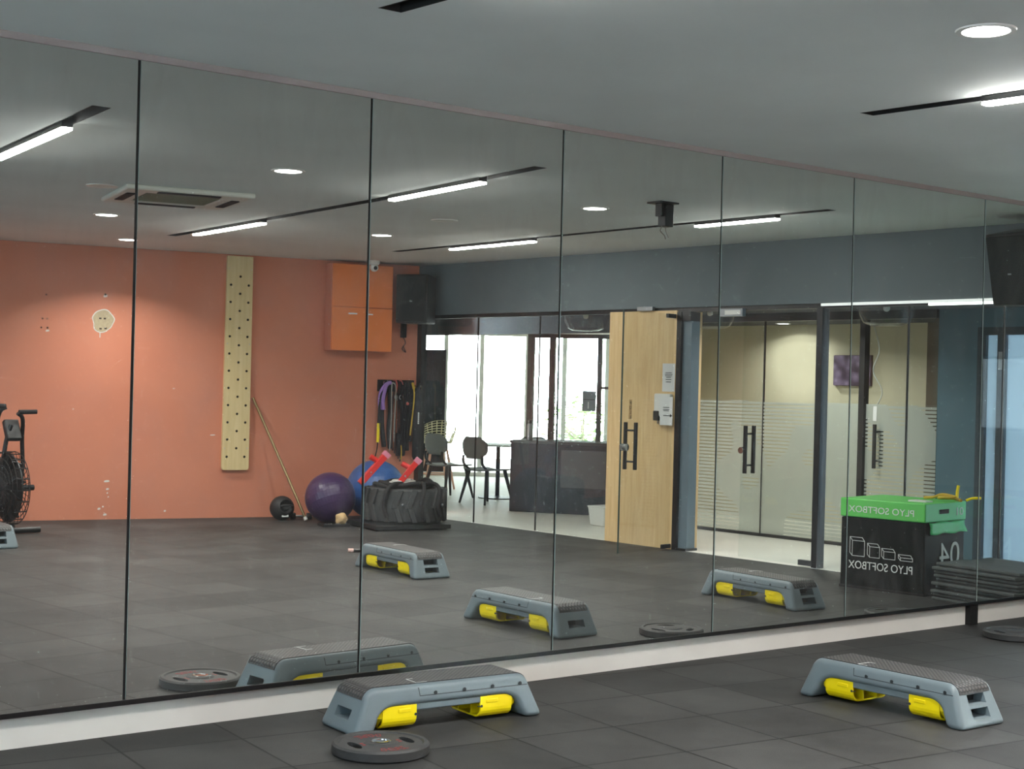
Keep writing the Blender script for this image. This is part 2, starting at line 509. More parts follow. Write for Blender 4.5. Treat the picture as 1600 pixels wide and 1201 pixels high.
def thing(name, label, cat, loc=(0, 0, 0), rz=0, group=None):
    o = bpy.data.objects.new(name, None)
    o.empty_display_size = .1
    COL.objects.link(o)
    o.location = loc; o.rotation_euler = (0, 0, rz)
    return tag(o, label, cat, group)
def struct(name, mb, mats, loc=(0, 0, 0), rz=0, parent=None, **kw):
    o = obj(name, mb, mats, parent, loc, rz, **kw)
    if parent is None: o['kind'] = 'structure'
    return o
def copy_tree(o, parent=None):
    c = o.copy(); COL.objects.link(c)
    if parent is not None: c.parent = parent
    for ch in list(o.children): copy_tree(ch, c)
    return c
def baked(o):
    """Replace an object's mesh by its modified mesh."""
    dg = bpy.context.evaluated_depsgraph_get()
    dg.update()
    me = bpy.data.meshes.new_from_object(o.evaluated_get(dg))
    o.modifiers.clear()
    o.data = me
    return me
def cut(o, mb, mats=()):
    bpy.context.view_layer.update()
    c = bpy.data.objects.new('cutter', mb.mesh('cutter', list(mats), None)); COL.objects.link(c)
    c.matrix_world = o.matrix_world.copy()
    md = o.modifiers.new('cut', 'BOOLEAN'); md.operation = 'DIFFERENCE'; md.object = c; md.solver = 'EXACT'
    if mats: md.material_mode = 'TRANSFER'
    me = baked(o)
    bpy.data.objects.remove(c)
    return me
def text_mb(body, size, mat_ix=0, depth=.0015):
    """A word as mesh data, lying in the x-y plane, left bottom at origin."""
    cu = bpy.data.curves.new('t', 'FONT'); cu.body = body; cu.size = size; cu.extrude = depth; cu.resolution_u = 4
    o = bpy.data.objects.new('t', cu); COL.objects.link(o)
    dg = bpy.context.evaluated_depsgraph_get(); dg.update()
    me = bpy.data.meshes.new_from_object(o.evaluated_get(dg))
    bpy.data.objects.remove(o)
    return me
def spline(P, n=8, closed=False):
    P = [Vector(p) for p in P]
    out = []
    N = len(P)
    for i in range(N if closed else N - 1):
        g = (lambda k: P[k % N]) if closed else (lambda k: P[max(0, min(N - 1, k))])
        a, b, c, d = g(i - 1), g(i), g(i + 1), g(i + 2)
        for j in range(n):
            t = j / n
            out.append(.5 * ((2 * b) + (c - a) * t + (2 * a - 5 * b + 4 * c - d) * t * t + (3 * b - a - 3 * c + d) * t ** 3))
    if not closed: out.append(P[-1])
    return out

# ------------------------------------------------------------------ the plan of the room
ZC = 2.777                       # ceiling
CX, CY = 9.46, -8.06             # corner of terracotta wall and glass wall
BX, BY = 9.84, -1.0
OX, OY = 4.5, -9.16
GA = math.atan2(BY - CY, BX - CX)        # along the glass wall; its local y points into the gym
OA = math.atan2(CY - OY, CX - OX)        # along the terracotta wall; its local y points into the gym
def G(s, inn, z=0): return Vector((CX + s * cos(GA) - inn * sin(GA), CY + s * sin(GA) + inn * cos(GA), z))
def O(s, inn, z=0): return Vector((OX + s * cos(OA) - inn * sin(OA), OY + s * sin(OA) + inn * cos(OA), z))
OLEN = hypot(CX - OX, CY - OY)
GEND = 8.16

# floor, ceiling, walls
XL = -2.2
left_y = OY - (OX - XL) * math.tan(OA)
room = [(XL, .3), (XL, left_y - .15), (OX, OY - .12), (CX + .0, CY - .0), (G(GEND, 0).x, G(GEND, 0).y), (G(GEND, 0).x, .3)]
struct('floor', MB().prism(room, -.05, 0), 'rubber', sharp=None)
# ceiling with three recessed slots: built of strips between the slots
SLOTS = [((2.86, -1.28), (3.06, -3.6), (3.2, -7.2)), ((5.58, -1.22), (5.80, -3.4), (6.00, -7.15)), ((8.29, -1.26), (8.25, -3.2), (8.22, -6.75))]
SW = .085
def ceiling():
    mb = MB()
    outer = [(-2.4, .3), (10.6, .3), (10.6, -11.5), (-2.4, -11.5)]
    bm = bmesh.new()
    def loop(pts, z):
        vs_ = [bm.verts.new((x, y, z)) for x, y in pts]
        return [bm.edges.new((vs_[i], vs_[(i + 1) % len(vs_)])) for i in range(len(vs_))]
    edges = loop(outer, ZC)
    for s in SLOTS:
        edges += loop([(x, y) for x, y in s] + [(x + SW, y) for x, y in reversed(s)], ZC)
    bmesh.ops.triangle_fill(bm, edges=edges, use_beauty=True, use_dissolve=False)
    # triangle_fill fills the holes' outside only when loops nest; drop faces inside slots
    kill = []
    for f in bm.faces:
        c = f.calc_center_median()
        for s in SLOTS:
            if s[-1][1] < c.y < s[0][1]:
                for a, b in zip(s[:-1], s[1:]):
                    if b[1] <= c.y <= a[1]:
                        x = a[0] + (b[0] - a[0]) * (c.y - a[1]) / (b[1] - a[1])
                        if x + 1e-4 < c.x < x + SW - 1e-4: kill.append(f)
    bmesh.ops.delete(bm, geom=list(set(kill)), context='FACES_ONLY')
    me = bpy.data.meshes.new('ceiling')
    for f in bm.faces:
        f.normal_update()
        if f.normal.z > 0: f.normal_flip()
    bm.to_mesh(me); bm.free()
    me.materials.append(M['ceil'])
    o = bpy.data.objects.new('ceiling', me); COL.objects.link(o); o['kind'] = 'structure'
    return o
ceiling()
struct('trim_8', MB().box(-2.4, 10.6, -11.5, .3, ZC + .13, ZC + .16), 'slot', sharp=None)   # slab above the slots
for i, s in enumerate(SLOTS):
    mb = MB()
    for a, b in zip(s[:-1], s[1:]):
        for dx0, dx1 in ((-.006, 0), (SW, SW + .006)):
            mb.hexa([(a[0] + dx0, a[1], ZC - .0005), (a[0] + dx1, a[1], ZC - .0005), (b[0] + dx1, b[1], ZC - .0005), (b[0] + dx0, b[1], ZC - .0005),
                     (a[0] + dx0, a[1], ZC + .11), (a[0] + dx1, a[1], ZC + .11), (b[0] + dx1, b[1], ZC + .11), (b[0] + dx0, b[1], ZC + .11)])
        mb.hexa([(a[0], a[1], ZC + .1), (a[0] + SW, a[1], ZC + .1), (b[0] + SW, b[1], ZC + .1), (b[0], b[1], ZC + .1),
                 (a[0], a[1], ZC + .11), (a[0] + SW, a[1], ZC + .11), (b[0] + SW, b[1], ZC + .11), (b[0], b[1], ZC + .11)])
    for e in (s[0], s[-1]): mb.box(e[0], e[0] + SW, e[1] - .003, e[1] + .003, ZC, ZC + .11)
    struct('trim_%d' % (i + 4), mb, 'slot', sharp=None)
struct('wall_front', MB().box(XL, 10.4, .05, .2, 0, ZC), 'plaster', sharp=None)
struct('baseboard_front', MB().box(XL, 9.86, .04, .05, 0, .148), 'plaster', sharp=None)
mb = MB().box(XL - .1, XL, left_y - .2, .2, 0, .95).box(XL - .1, XL, left_y - .2, .2, 2.15, ZC)
WINY = [-7.6, -6.3, -6.1, -4.8, -4.6, -3.3, -3.1, -1.8]
for y0, y1 in zip([left_y - .2] + WINY[1::2], WINY[0::2] + [.2]): mb.box(XL - .1, XL, y0, y1, .95, 2.15)
struct('wall_left', mb, 'plaster', sharp=None)
for k in range(4):  # unseen windows, added to bring daylight onto the ceiling and decks
    y0, y1 = WINY[2 * k], WINY[2 * k + 1]
    o = struct('window_%d' % (30 + k), MB().box(XL - .06, XL - .05, y0, y1, .95, 2.15), 'tinted', sharp=None)
    fr_ = MB()
    for a0, a1, b0, b1 in ((y0, y1, .95, .99), (y0, y1, 2.11, 2.15), (y0, y0 + .04, .95, 2.15), (y1 - .04, y1, .95, 2.15)): fr_.box(XL - .08, XL - .03, a0, a1, b0, b1)
    obj('window_frame', fr_, 'black_metal', o, sharp=None)
mb = MB().box(-7.2, OLEN, -.1, 0, 0, ZC)
struct('wall_back', mb, 'orange', (OX, OY, 0), OA, sharp=None)
# patched hole and screw holes in the terracotta wall
mb = MB()
blob = [(.10 * (1 + .1 * sin(3 * a + 1) + .05 * sin(7 * a)) * cos(a), .11 * (1 + .08 * sin(2 * a)) * sin(a)) for a in [2 * pi * k / 28 for k in range(28)]]
mb.at(Matrix.Translation((1.63, 0, 2.02)))
mb.prism([(p[0] * 1.1, p[1] * 1.1) for p in blob], 0, .002, 0, 'y')
mb.prism(blob, 0, .004, 1, 'y')
mb.prism([(-.03, -.1), (-.018, -.1), (-.02, -.17), (-.028, -.17)], 0, .003, 0, 'y')
for dx, dz in ((-.025, .025), (.02, .025), (-.02, -.08), (.03, -.075)): mb.prism([(dx - .012, dz - .008), (dx + .012, dz - .008), (dx + .012, dz + .008), (dx - .012, dz + .008)], 0, .005, 2, 'y')
mb.at(None)
for s, z, r in ((1.65, 2.29, .012), (1.07, 2.26, .009), (1.04, 2.02, .009), (1.085, 2.02, .009), (1.09, 1.93, .01), (1.03, 1.93, .009)):
    oc = [(s + r * cos(a), z + r * sin(a)) for a in [2 * pi * k / 8 for k in range(8)]]
    mb.prism(oc, 0, .004, 2, 'y')
for s, z, a, b in ((1.65, 2.275, .022, .016), (1.71, .39, .03, .012), (1.72, .31, .016, .01), (1.64, .11, .016, .012), (1.70, .05, .02, .012), (2.79, .87, .03, .006), (1.36, 1.12, .008, .008), (2.37, 1.35, .012, .006), (2.31, .08, .012, .01), (1.09, 1.90, .02, .01), (1.68, .13, .01, .008), (1.72, .27, .008, .008), (1.73, .23, .007, .007)):
    mb.prism([(s - a, z - b * .6), (s - a * .2, z - b), (s + a, z - b * .4), (s + a * .7, z + b), (s - a * .5, z + b * .8)], 0, .0025, 0, 'y')
struct('trim_9', mb, ['plaster', 'socket', 'hole_shade'], (OX, OY, 0), OA, sharp=None)


# bulkhead over the glass wall, tracks and frames
struct('wall_bulkhead', MB().box(-.05, GEND, -.12, .0, 2.225, ZC), 'teal', (CX, CY, 0), GA, sharp=None)
mb = MB()
mb.box(0, GEND, -.07, -.02, 2.185, 2.225)
struct('trim_10', mb, 'black_metal', (CX, CY, 0), GA, sharp=None)
mb = MB()
mb.box(-.06, .075, -.07, .004, 0, 2.225)
struct('trim_11', mb, 'black_metal', (CX, CY, 0), GA, sharp=None)
mb = MB()
mb.box(3.90, 3.955, -.14, -.0, 0, 2.185, 0); mb.box(3.955, 4.06, -.14, -.03, 0, 2.10, 1); mb.box(3.955, 4.06, -.14, -.01, 2.10, 2.185, 0)
mb.box(3.90, 4.075, -.16, -.0, 0, .02, 0)
struct('trim_12', mb, ['black_metal', plain('slate frame', rgb(104, 120, 130), .4)], (CX, CY, 0), GA, sharp=None)
# panes of the glass wall: each a window with its pane
def pane(n, s0, s1, z1=2.185, tag_line=True):
    mb = MB().box(s0 + .003, s1 - .003, -.051, -.039, .0, z1)
    o = struct('window_%d' % n, mb, 'glass', (CX, CY, 0), GA, sharp=None)
    if tag_line:
        j = MB().box(s1 - .0045, s1 + .0045, -.053, -.037, .0, z1)
        obj('silicone_joint', j, 'backing', o, sharp=None)
    return o
pane(1, .075, 1.0); pane(2, 1.0, 1.98); pane(3, 1.98, 3.03, tag_line=False)
pane(4, 5.56, 6.36); pane(5, 6.36, 7.2); pane(6, 7.2, GEND, tag_line=False)
# oak clad pillar
struct('wall_pillar', MB().box(3.03, 3.90, -.35, .0, 0, 2.20), 'oak', (CX, CY, 0), GA, sharp=None)

# ------------------------------------------------------------------ glass doors
def pull_handle(parent, x, zc, h=.21, y0=.05, name='pull_handle'):
    mb = MB()
    for y in (y0, -y0 - .012):
        mb.box(x - .016, x + .016, y - .012, y + .012, zc - h, zc + h)
    for z in (zc - h * .66, zc + h * .66): mb.cyl((x, -y0 - .012, z), (x, y0, z), .009, 10)
    return obj(name, mb, 'black_metal', parent, bevel=.003)
# leaf swung open into the gym, hinged beside the pillar
hx, hy = 9.728, -4.197
ex, ey = 8.885, -4.032
LA = math.atan2(ey - hy, ex - hx)
d1 = bpy.data.objects.new('door_1', None); COL.objects.link(d1); d1.location = (hx, hy, 0); d1.rotation_euler = (0, 0, LA); d1['kind'] = 'structure'
obj('glass_leaf', MB().box(.05, .86, -.006, .006, .012, 2.165), 'glass', d1, sharp=None)
obj('leaf_edge', MB().box(.855, .861, -.007, .007, .012, 2.165), plain('dark green glass edge', rgb(40, 62, 58), .3), d1, sharp=None)
h_ = pull_handle(d1, .72, .96)
mb = MB().lathe([(.0001, -.03), (.034, -.03), (.034, .03), (.0001, .03)], 20, 0, (.80, 0, .95), 'y')
mb.box(.78, .862, -.012, .012, .925, .975)
obj('door_lock', mb, 'chrome', d1, bevel=.003)
mb = MB().box(.715, .755, -.009, -.0065, 1.20, 1.37, 0)
st = obj('push_pull_sticker', mb, 'beige', d1, sharp=None)
for z in (.012, 2.127): obj('patch_fitting', MB().box(.05, .19, -.014, .014, z, z + .038), 'black_metal', d1, bevel=.002)
# letters PULL, one under another, on the sticker
for i, ch in enumerate('PULL'):
    me = text_mb(ch, .042)
    me.materials.clear(); me.materials.append(M['ink'])
    t = bpy.data.objects.new('lettering', me); COL.objects.link(t); t.parent = st
    # the sticker is read from the mirror side of the leaf
    t.rotation_euler = (pi / 2, 0, 0); t.location = (.722, -.0092, 1.325 - i * .040)
# second leaf, closed
d2 = bpy.data.objects.new('door_2', None); COL.objects.link(d2); d2.location = (CX, CY, 0); d2.rotation_euler = (0, 0, GA); d2['kind'] = 'structure'
obj('glass_leaf', MB().box(4.665, 5.48, -.051, -.039, .012, 2.14), 'glass', d2, sharp=None)
obj('door_post', MB().box(5.485, 5.545, -.10, .0, 0, 2.185), 'black_metal', d2, bevel=.003)
obj('patch_fitting', MB().box(5.33, 5.485, -.065, -.025, .01, .055), 'black_metal', d2, bevel=.002)
pull_handle(d2, 4.75, .96).location = (0, -.045, 0)
mb = MB().lathe([(.0001, -.075), (.03, -.075), (.03, -.015), (.0001, -.015)], 20, 0, (4.68, 0, .95), 'y').box(4.662, 4.72, -.06, -.03, .93, .97)
obj('door_lock', mb, 'chrome', d2, bevel=.003)
mb = MB().box(4.44, 4.70, -.02, .03, 2.13, 2.20, 0).box(4.50, 4.68, .03, .034, 2.145, 2.185, 1)
obj('magnetic_lock', mb, ['alu', 'white'], d2, bevel=.003)
# dark magnet plate above the open leaf
tag(obj('magnetic_plate', MB().box(3.42, 3.62, .0, .035, 2.20, 2.24), 'alu', None, (CX, CY, 0), GA, bevel=.003), 'small aluminium door magnet box above the oak pillar', 'door magnet')

# glowing gap light strip along the bulkhead's lower edge, standing in for light through a gap
o = thing('gap_light_strip', 'thin white gap light strip glowing along the bottom edge of the dark bulkhead', 'light', G(5.54, 0, 2.2), GA)
obj('dotted_strip', MB().box(0, 1.74, .0, .02, .0, .022), 'gap_light_dim', o, sharp=None)
obj('bright_strip', MB().box(1.02, 1.70, -.03, -.005, -.018, .0), 'gap_light', o, sharp=None)

# ------------------------------------------------------------------ lobby beyond the glass
WX, WY = 13.77, -14.01
WA = math.atan2(-13.21 + 14.01, 14.91 - 13.77)
def W(u, inn, z=0): return Vector((WX + u * cos(WA) - inn * sin(WA), WY + u * sin(WA) + inn * cos(WA), z))
lob = [G(-.3, -.02), (10.3, -9.6), (12.1, -15.4), W(6, -.4), (19.5, -8), (19.5, 1.2), G(GEND + 1, -.02)]
lob = [(p[0], p[1]) for p in lob]
struct('floor_lobby', MB().prism(lob, -.05, -.002), 'lobby_floor', sharp=None)
struct('ceiling_lobby', MB().prism(lob, 2.62, 2.7), 'plaster', sharp=None)
# dark lowered soffit near the glass
sof = [G(-.2, -.13), G(-.2, -.95), G(1.9, -.95), G(1.9, -1.8), G(.1, -4.0), G(.1, -5.2), G(9, -5.2), G(9, -.13)]
struct('ceiling_soffit', MB().prism([(p.x, p.y) for p in sof], 2.27, 2.6), 'dark_ceil', sharp=None)
struct('trim_13', MB().box(-1.4, 3.2, -.95, -.86, 2.05, 2.27), 'dark_ceil', (CX, CY, 0), GA, sharp=None)
# lobby walls
def wall2(name, a, b, z0, z1, mat, t=.1):
    a, b = Vector((a[0], a[1], 0)), Vector((b[0], b[1], 0))
    ang = math.atan2(b.y - a.y, b.x - a.x)
    return struct(name, MB().box(0, (b - a).length, -t, 0, z0, z1), mat, a, ang, sharp=None)
wall2('wall_lobby_left', (9.75, -8.30), (12.5, -15.2), 0, 2.65, 'plaster')
# window wall: white frame with tall openings, floor to 2.0 m
mb = MB()
U0, U1 = -1.7, 5.2
mb.box(U0, U1, -.15, 0, 2.27, 2.65); mb.box(U0, U1, -.15, 0, 0, .06)
struct('wall_windows', mb, 'plaster', (WX, WY, 0), WA, sharp=None)
edges_u = [.28, .86, 1.6, 2.2, 2.9, 3.6, 4.4, U1]
struct('wall_dark_panel', MB().box(U0, .28, -.15, 0, .06, 2.02), 'charcoal', (WX, WY, 0), WA, sharp=None)
mb = MB()
for u in edges_u: mb.box(u - .035, u + .035, -.12, -.02, .06, 2.27)
struct('trim_14', mb, 'white', (WX, WY, 0), WA, sharp=None)
mb = MB()
for k in range(len(edges_u) - 1):
    struct('window_%d' % (10 + k), MB().box(edges_u[k] + .035, edges_u[k + 1] - .035, -.075, -.065, .06, 2.27), 'glass', (WX, WY, 0), WA, sharp=None)
e = W(U1, 0)
wall2('wall_lobby_right', e, (13.5, -7.7), 0, 2.65, 'plaster')
# pale terrace outside the windows
struct('ground_outside', MB().box(-3, 9, -7, -.16, -.3, -.05), 'plaster', (WX, WY, 0), WA, sharp=None)

# inner office behind the corridor: striped frosted partition, cream room
mb = MB().box(2.0, 3.465, -1.806, -1.794, .03, 2.19)
struct('window_20', mb, 'frosted', (CX, CY, 0), GA, sharp=None)
struct('window_21', MB().box(3.475, 4.66, -1.806, -1.794, .03, 2.19), 'frosted', (CX, CY, 0), GA, sharp=None)
struct('window_22', MB().box(5.18, 5.5, -1.806, -1.794, .03, 2.19), 'frosted', (CX, CY, 0), GA, sharp=None)
mb = MB()
mb.box(2.0, 5.5, -1.84, -1.76, 2.19, 2.27); mb.box(2.0, 5.5, -1.82, -1.78, 0, .03); mb.box(4.66, 4.72, -1.84, -1.76, .03, 2.19)
mb.box(3.464, 3.476, -1.81, -1.79, .03, 2.19); mb.box(5.17, 5.182, -1.81, -1.79, .03, 2.19)
struct('trim_15', mb, 'black_metal', (CX, CY, 0), GA, sharp=None)
d3 = bpy.data.objects.new('door_3', None); COL.objects.link(d3); d3.location = G(0, -1.8); d3.rotation_euler = (0, 0, GA); d3['kind'] = 'structure'
dl = MB().box(4.725, 5.168, -.006, .006, .03, 2.18)
g3 = obj('glass_leaf', dl, 'frosted', d3, sharp=None)
pull_handle(d3, 4.86, .98)
obj('push_pull_sticker', MB().box(4.81, 4.85, .007, .009, 1.22, 1.36), 'paper', d3, sharp=None)
struct('wall_office_back', MB().box(.2, 4.0, -4.0, -3.9, 0, 2.27), 'cream', (CX, CY, 0), GA, sharp=None)
struct('wall_office_brown', MB().box(4.0, 5.7, -4.0, -3.9, 0, 2.27), 'brown', (CX, CY, 0), GA, sharp=None)
a, b = G(2.0, -1.8), G(.2, -4.0)
wall2('wall_office_left', a, b, 0, 2.27, 'cream')
a, b = G(5.52, -1.86), G(5.52, -4.0)
wall2('wall_office_right', a, b, 0, 2.27, 'brown')
struct('wall_teal', MB().box(5.5, 5.9, -1.9, -1.8, 0, 2.27), 'teal2', (CX, CY, 0), GA, sharp=None)
# bluish milky glass door at the end of the corridor
d4 = bpy.data.objects.new('door_4', None); COL.objects.link(d4); d4.location = G(0, -1.8); d4.rotation_euler = (0, 0, GA); d4['kind'] = 'structure'
mb = MB().box(5.9, 5.985, -.09, .0, 0, 2.06).box(5.9, 8.3, -.09, 0, 2.03, 2.10)
mb.box(6.10, 6.18, -.09, 0, 0, 2.03)
obj('door_frame', mb, plain('dark slate frame', rgb(44, 58, 68), .5), d4, sharp=None)
obj('milky_leaf', MB().box(5.985, 6.10, -.05, -.04, 0, 2.03).box(6.18, 8.3, -.05, -.04, .02, 2.03), 'milky', d4, sharp=None)
obj('lock_plate', MB().box(6.115, 6.165, .0, .006, 1.72, 1.88), 'alu', d4, sharp=None)
struct('wall_corridor_top', MB().box(5.9, 9, -1.9, -1.8, 2.10, 2.27), 'teal2', (CX, CY, 0), GA, sharp=None)
wall2('wall_corridor_end', G(8.6, -1.9), G(8.6, -.0), 0, 2.27, 'teal2')
struct('wall_slat', MB().box(5.05, 5.5, -3.2, -3.1, 0, 2.0), 'slat_wood', (CX, CY, 0), GA, sharp=None)

# office picture and its lamp
o = thing('canvas_picture', 'violet floral canvas hanging on the cream office wall behind the frosted glass', 'picture', G(3.05, -3.9, 1.57), GA)
obj('canvas', MB().box(-.25, .25, .02, .045, 0, .34), ['art'], o, sharp=None)
obj('stretcher', MB().box(-.255, .255, .0, .02, -.005, .345), ['art_side'], o, sharp=None)
def area(name, parent, loc, size, watts, col=(1, .97, .92), spread=160, shape='DISK', sy=None):
    la = bpy.data.lights.new(name, 'AREA'); la.shape = shape; la.size = size; la.energy = watts; la.color = col; la.spread = radians(spread)
    if sy: la.size_y = sy
    lo = bpy.data.objects.new(name, la); COL.objects.link(lo)
    if parent: lo.parent = parent
    lo.location = loc
    return lo
for i, (s, i_, p_, lab) in enumerate(((2.3, -3.55, OFFICE_POWER, 'round office downlight close to the cream wall beyond the frosted glass'), (3.4, -2.8, OFFICE_POWER, 'round downlight over the middle of the frosted glass office'), (4.5, -1.0, 12, 'added round downlight in the corridor soffit between the two glass walls'))):  # the corridor lamp is added to light the space between the glass walls
    o = thing('office_downlight', lab, 'light', G(s, i_, 2.27), 0, 'downlights beyond the glass wall')
    obj('diffuser', MB().lathe([(.0001, -.004), (.07, -.004), (.07, .0)], 20), 'down', o)
    obj('rim', MB().lathe([(.07, 0), (.07, -.006), (.09, -.006), (.09, 0)], 20), 'white', o)
    area('lamp', o, (0, 0, -.012), .13, p_, spread=150)
# clear dome pendants in the soffit
for s, lab in ((2.07, 'clear dome lamp under the soffit by the cafe, above the dark counter'), (3.77, 'clear dome lamp beside the magnetic lock of the closed glass door'), (5.76, 'clear dome lamp under the gap light strip, above the purple picture')):
    o = thing('dome_lamp', lab, 'lamp', G(s, -.6, 2.27), 0, 'clear dome lamps beyond the glass wall')
    prof = [(.225, 0), (.235, -.06), (.225, -.12), (.19, -.185), (.13, -.21), (.0001, -.214)]
    obj('dome', MB().lathe(prof, 32), 'dome', o, solid=.006)
    obj('collar', MB().lathe([(.20, 0), (.23, 0), (.23, -.012), (.20, -.012)], 32, closed=True), 'alu', o)
    obj('bulb', MB().ball((0, 0, -.06), .03, 12, 8).cyl((0, 0, -.04), (0, 0, 0), .014, 10), 'white', o)
# white cable hanging in the office doorway
P = spline([G(4.74, -1.86, 2.15), G(4.80, -1.88, 1.9), G(4.75, -1.86, 1.7), G(4.83, -1.9, 1.5), G(4.78, -1.86, 1.3), G(4.82, -1.88, 1.05)])
tag(obj('hanging_cable', MB().tube(P, .006, 6), 'white', None), 'white cable hanging down behind the frosted office door', 'cable')

# notices and dispenser on the oak pillar
def notice(s0, s1, z0, z1, label, lines, arrow=False, inn=.002):
    o = thing('paper_notice', label, 'notice', G((s0 + s1) / 2, inn, z0), GA, 'notices on the oak pillar')
    wd = s1 - s0; hh = z1 - z0
    obj('sheet', MB().box(-wd / 2, wd / 2, 0, .002, 0, hh), 'paper', o, sharp=None)
    mb = MB()
    for zf, wf in lines: mb.box(-wd * wf / 2, wd * wf / 2, .002, .003, zf * hh, zf * hh + .006)
    if arrow:
        mb.box(-.035, .05, .002, .003, hh * .33, hh * .33 + .007)
        mb.prism([(.05, hh * .33 - .014), (.05, hh * .33 + .021), (.075, hh * .33 + .0035)], .002, .003, 0, 'y')
    obj('print', mb, 'ink', o, sharp=None)
    return o
notice(3.74, 3.895, 1.45, 1.71, 'white printed notice at the top right of the oak pillar', [(.66, .5), (.60, .6), (.55, .55), (.50, .4), (.42, .45), (.33, .4)])
notice(3.765, 3.92, 1.14, 1.40, 'white notice with a black arrow below the other notice on the oak pillar', [(.62, .5), (.55, .5), (.50, .45)], True, .05)
o = thing('soap_dispenser', 'white hand gel dispenser with a dark nozzle on the oak pillar behind the arrow notice', 'dispenser', G(3.78, 0, 1.2), GA)
obj('housing', MB().box(-.10, .10, 0, .05, .02, .23), 'white', o, bevel=.012)
obj('nozzle', MB().box(-.10, -.03, .0, .06, -.02, .07), 'black_plastic', o, bevel=.008)
obj('drip', MB().cyl((-.06, .03, -.05), (-.06, .03, -.02), .006, 8), 'alu', o)

# ------------------------------------------------------------------ cafe furniture seen through the glass
K0, K1 = Vector((10.82, -8.06, 0)), Vector((11.46, -7.09, 0))
KA = math.atan2(K1.y - K0.y, K1.x - K0.x)
o = thing('reception_counter', 'dark charcoal counter standing in the bright lobby behind the glass wall', 'counter', K0, KA)
obj('body', MB().box(0, 1.45, -.65, 0, 0, .80), 'charcoal', o, bevel=.004)
obj('worktop', MB().box(-.01, 1.45, -.66, .015, .80, .835), 'black_plastic', o, bevel=.004)
obj('front_panel', MB().box(.62, 1.16, .0, .006, .3, .74), plain('grey brown panel', rgb(52, 52, 54), .7), o, bevel=.003)
def KP(s, inn, z): return K0 + Vector((s * cos(KA) - inn * sin(KA), s * sin(KA) + inn * cos(KA), z))
o = thing('counter_screen', 'black framed glazed screen standing on the dark lobby counter', 'screen', KP(0, -.6, .835), KA)
for x0, x1 in ((-.005, .075), (.27, .34), (.87, .92), (1.5, 1.56)): obj('post', MB().box(x0, x1, -.03, .03, 0, 1.22), 'black_metal', o, bevel=.002)
obj('top_rail', MB().box(-.005, 1.56, -.03, .03, 1.22, 1.27), 'black_metal', o, bevel=.002)
obj('cross_rail', MB().box(.92, 1.5, -.02, .02, .62, .65), 'black_metal', o)
obj('glazing', MB().box(.0, 1.55, -.004, .004, 0, 1.22), 'glass', o, sharp=None)
o = thing('steel_bottle', 'tall steel drinking bottle at the end of the dark lobby counter', 'bottle', KP(.19, -.12, .835), 0)
obj('flask', MB().lathe([(.0001, 0), (.034, 0), (.035, .01), (.035, .17), (.027, .195)], 20), 'alu', o)
obj('cap', MB().lathe([(.027, .195), (.027, .235), (.0001, .24)], 20), 'black_plastic', o)
for k in range(8):
    t = tag(obj('drinking_glass', MB().lathe([(.028, 0), (.03, .002), (.036, .085), (.034, .085), (.028, .006), (.0001, .006)], 14), 'dome', None, KP(.40 + .095 * k, -.2, .835)), 'clear drinking glass in the row on the dark lobby counter', 'glass', 'drinking glasses on the lobby counter')
o = thing('grey_sign_box', 'small grey box with a white figure hanging on the glazed counter screen', 'box', KP(.80, -.56, 1.19), KA)
obj('case', MB().box(-.09, .07, .0, .04, 0, .24), 'grey_box', o, bevel=.006)
obj('seam', MB().box(-.09, .07, .04, .042, .135, .141), 'charcoal', o, sharp=None)
obj('white_mark', MB().box(-.02, -.008, .041, .043, .03, .11), 'white_print', o, sharp=None)
o = thing('waste_bin', 'small white bin on the lobby floor left of the oak pillar', 'bin', (10.66, -6.22, 0), GA)
obj('bucket', MB().hexa([(-.1, -.1, 0), (.1, -.1, 0), (.1, .1, 0), (-.1, .1, 0), (-.12, -.12, .2), (.12, -.12, .2), (.12, .12, .2), (-.12, .12, .2)]), 'white', o, bevel=.01)
obj('rim', MB().box(-.125, .125, -.125, .125, .195, .21), 'white', o, bevel=.005)

def cafe_chair(loc, rz, label):
    o = thing('cafe_chair', label, 'chair', loc, rz, 'grey cafe chairs')
    # faces +x; back at -x
    seat = [[(x, y, .43 - .02 * cos(y / .22 * pi / 2) + .03 * max(0, -x - .12)) for y in [-.22 + .44 * j / 8 for j in range(9)]] for x in [-.2 + .42 * i / 6 for i in range(7)]]
    obj('seat', MB().grid(seat), 'chair_grey', o, solid=.016)
    back = []
    for i in range(11):
        t = i / 10
        z = .56 + .27 * t
        hw = .225 * max(.30, (1 - abs(2 * t - 1) ** 3.2)) ** .5
        back.append([(-.235 - .10 * (z - .5) + .045 * (y / .22) ** 2, y, z) for y in [-hw + 2 * hw * j / 10 for j in range(11)]])
    obj('backrest', MB().grid(back), 'chair_grey', o, solid=.018)
    for sy in (-1, 1): obj('back_strut', MB().tube(spline([(-.16, .16 * sy, .43), (-.24, .17 * sy, .5), (-.245, .17 * sy, .6)], 4), .022, 8, flat=(1, .6)), 'black_plastic', o)
    for sx in (-1, 1):
        for sy in (-1, 1): obj('leg', MB().tube([(.15 * sx, .16 * sy, .42), (.24 * sx, .23 * sy, 0)], [.026, .014], 8), 'black_plastic', o)
    return o
cafe_chair((11.36, -10.05, 0), radians(-4), 'grey cafe chair nearest the tyre, left of the pedestal table')
cafe_chair((11.24, -9.06, 0), radians(-6), 'grey cafe chair in front of the pedestal table, left of the dark counter')
cafe_chair((11.75, -8.72, 0), radians(120), 'grey cafe chair half hidden behind the end of the dark counter')
o = thing('pedestal_table', 'round pale cafe table on a black disc foot by the bright windows', 'table', (11.92, -9.72, 0))
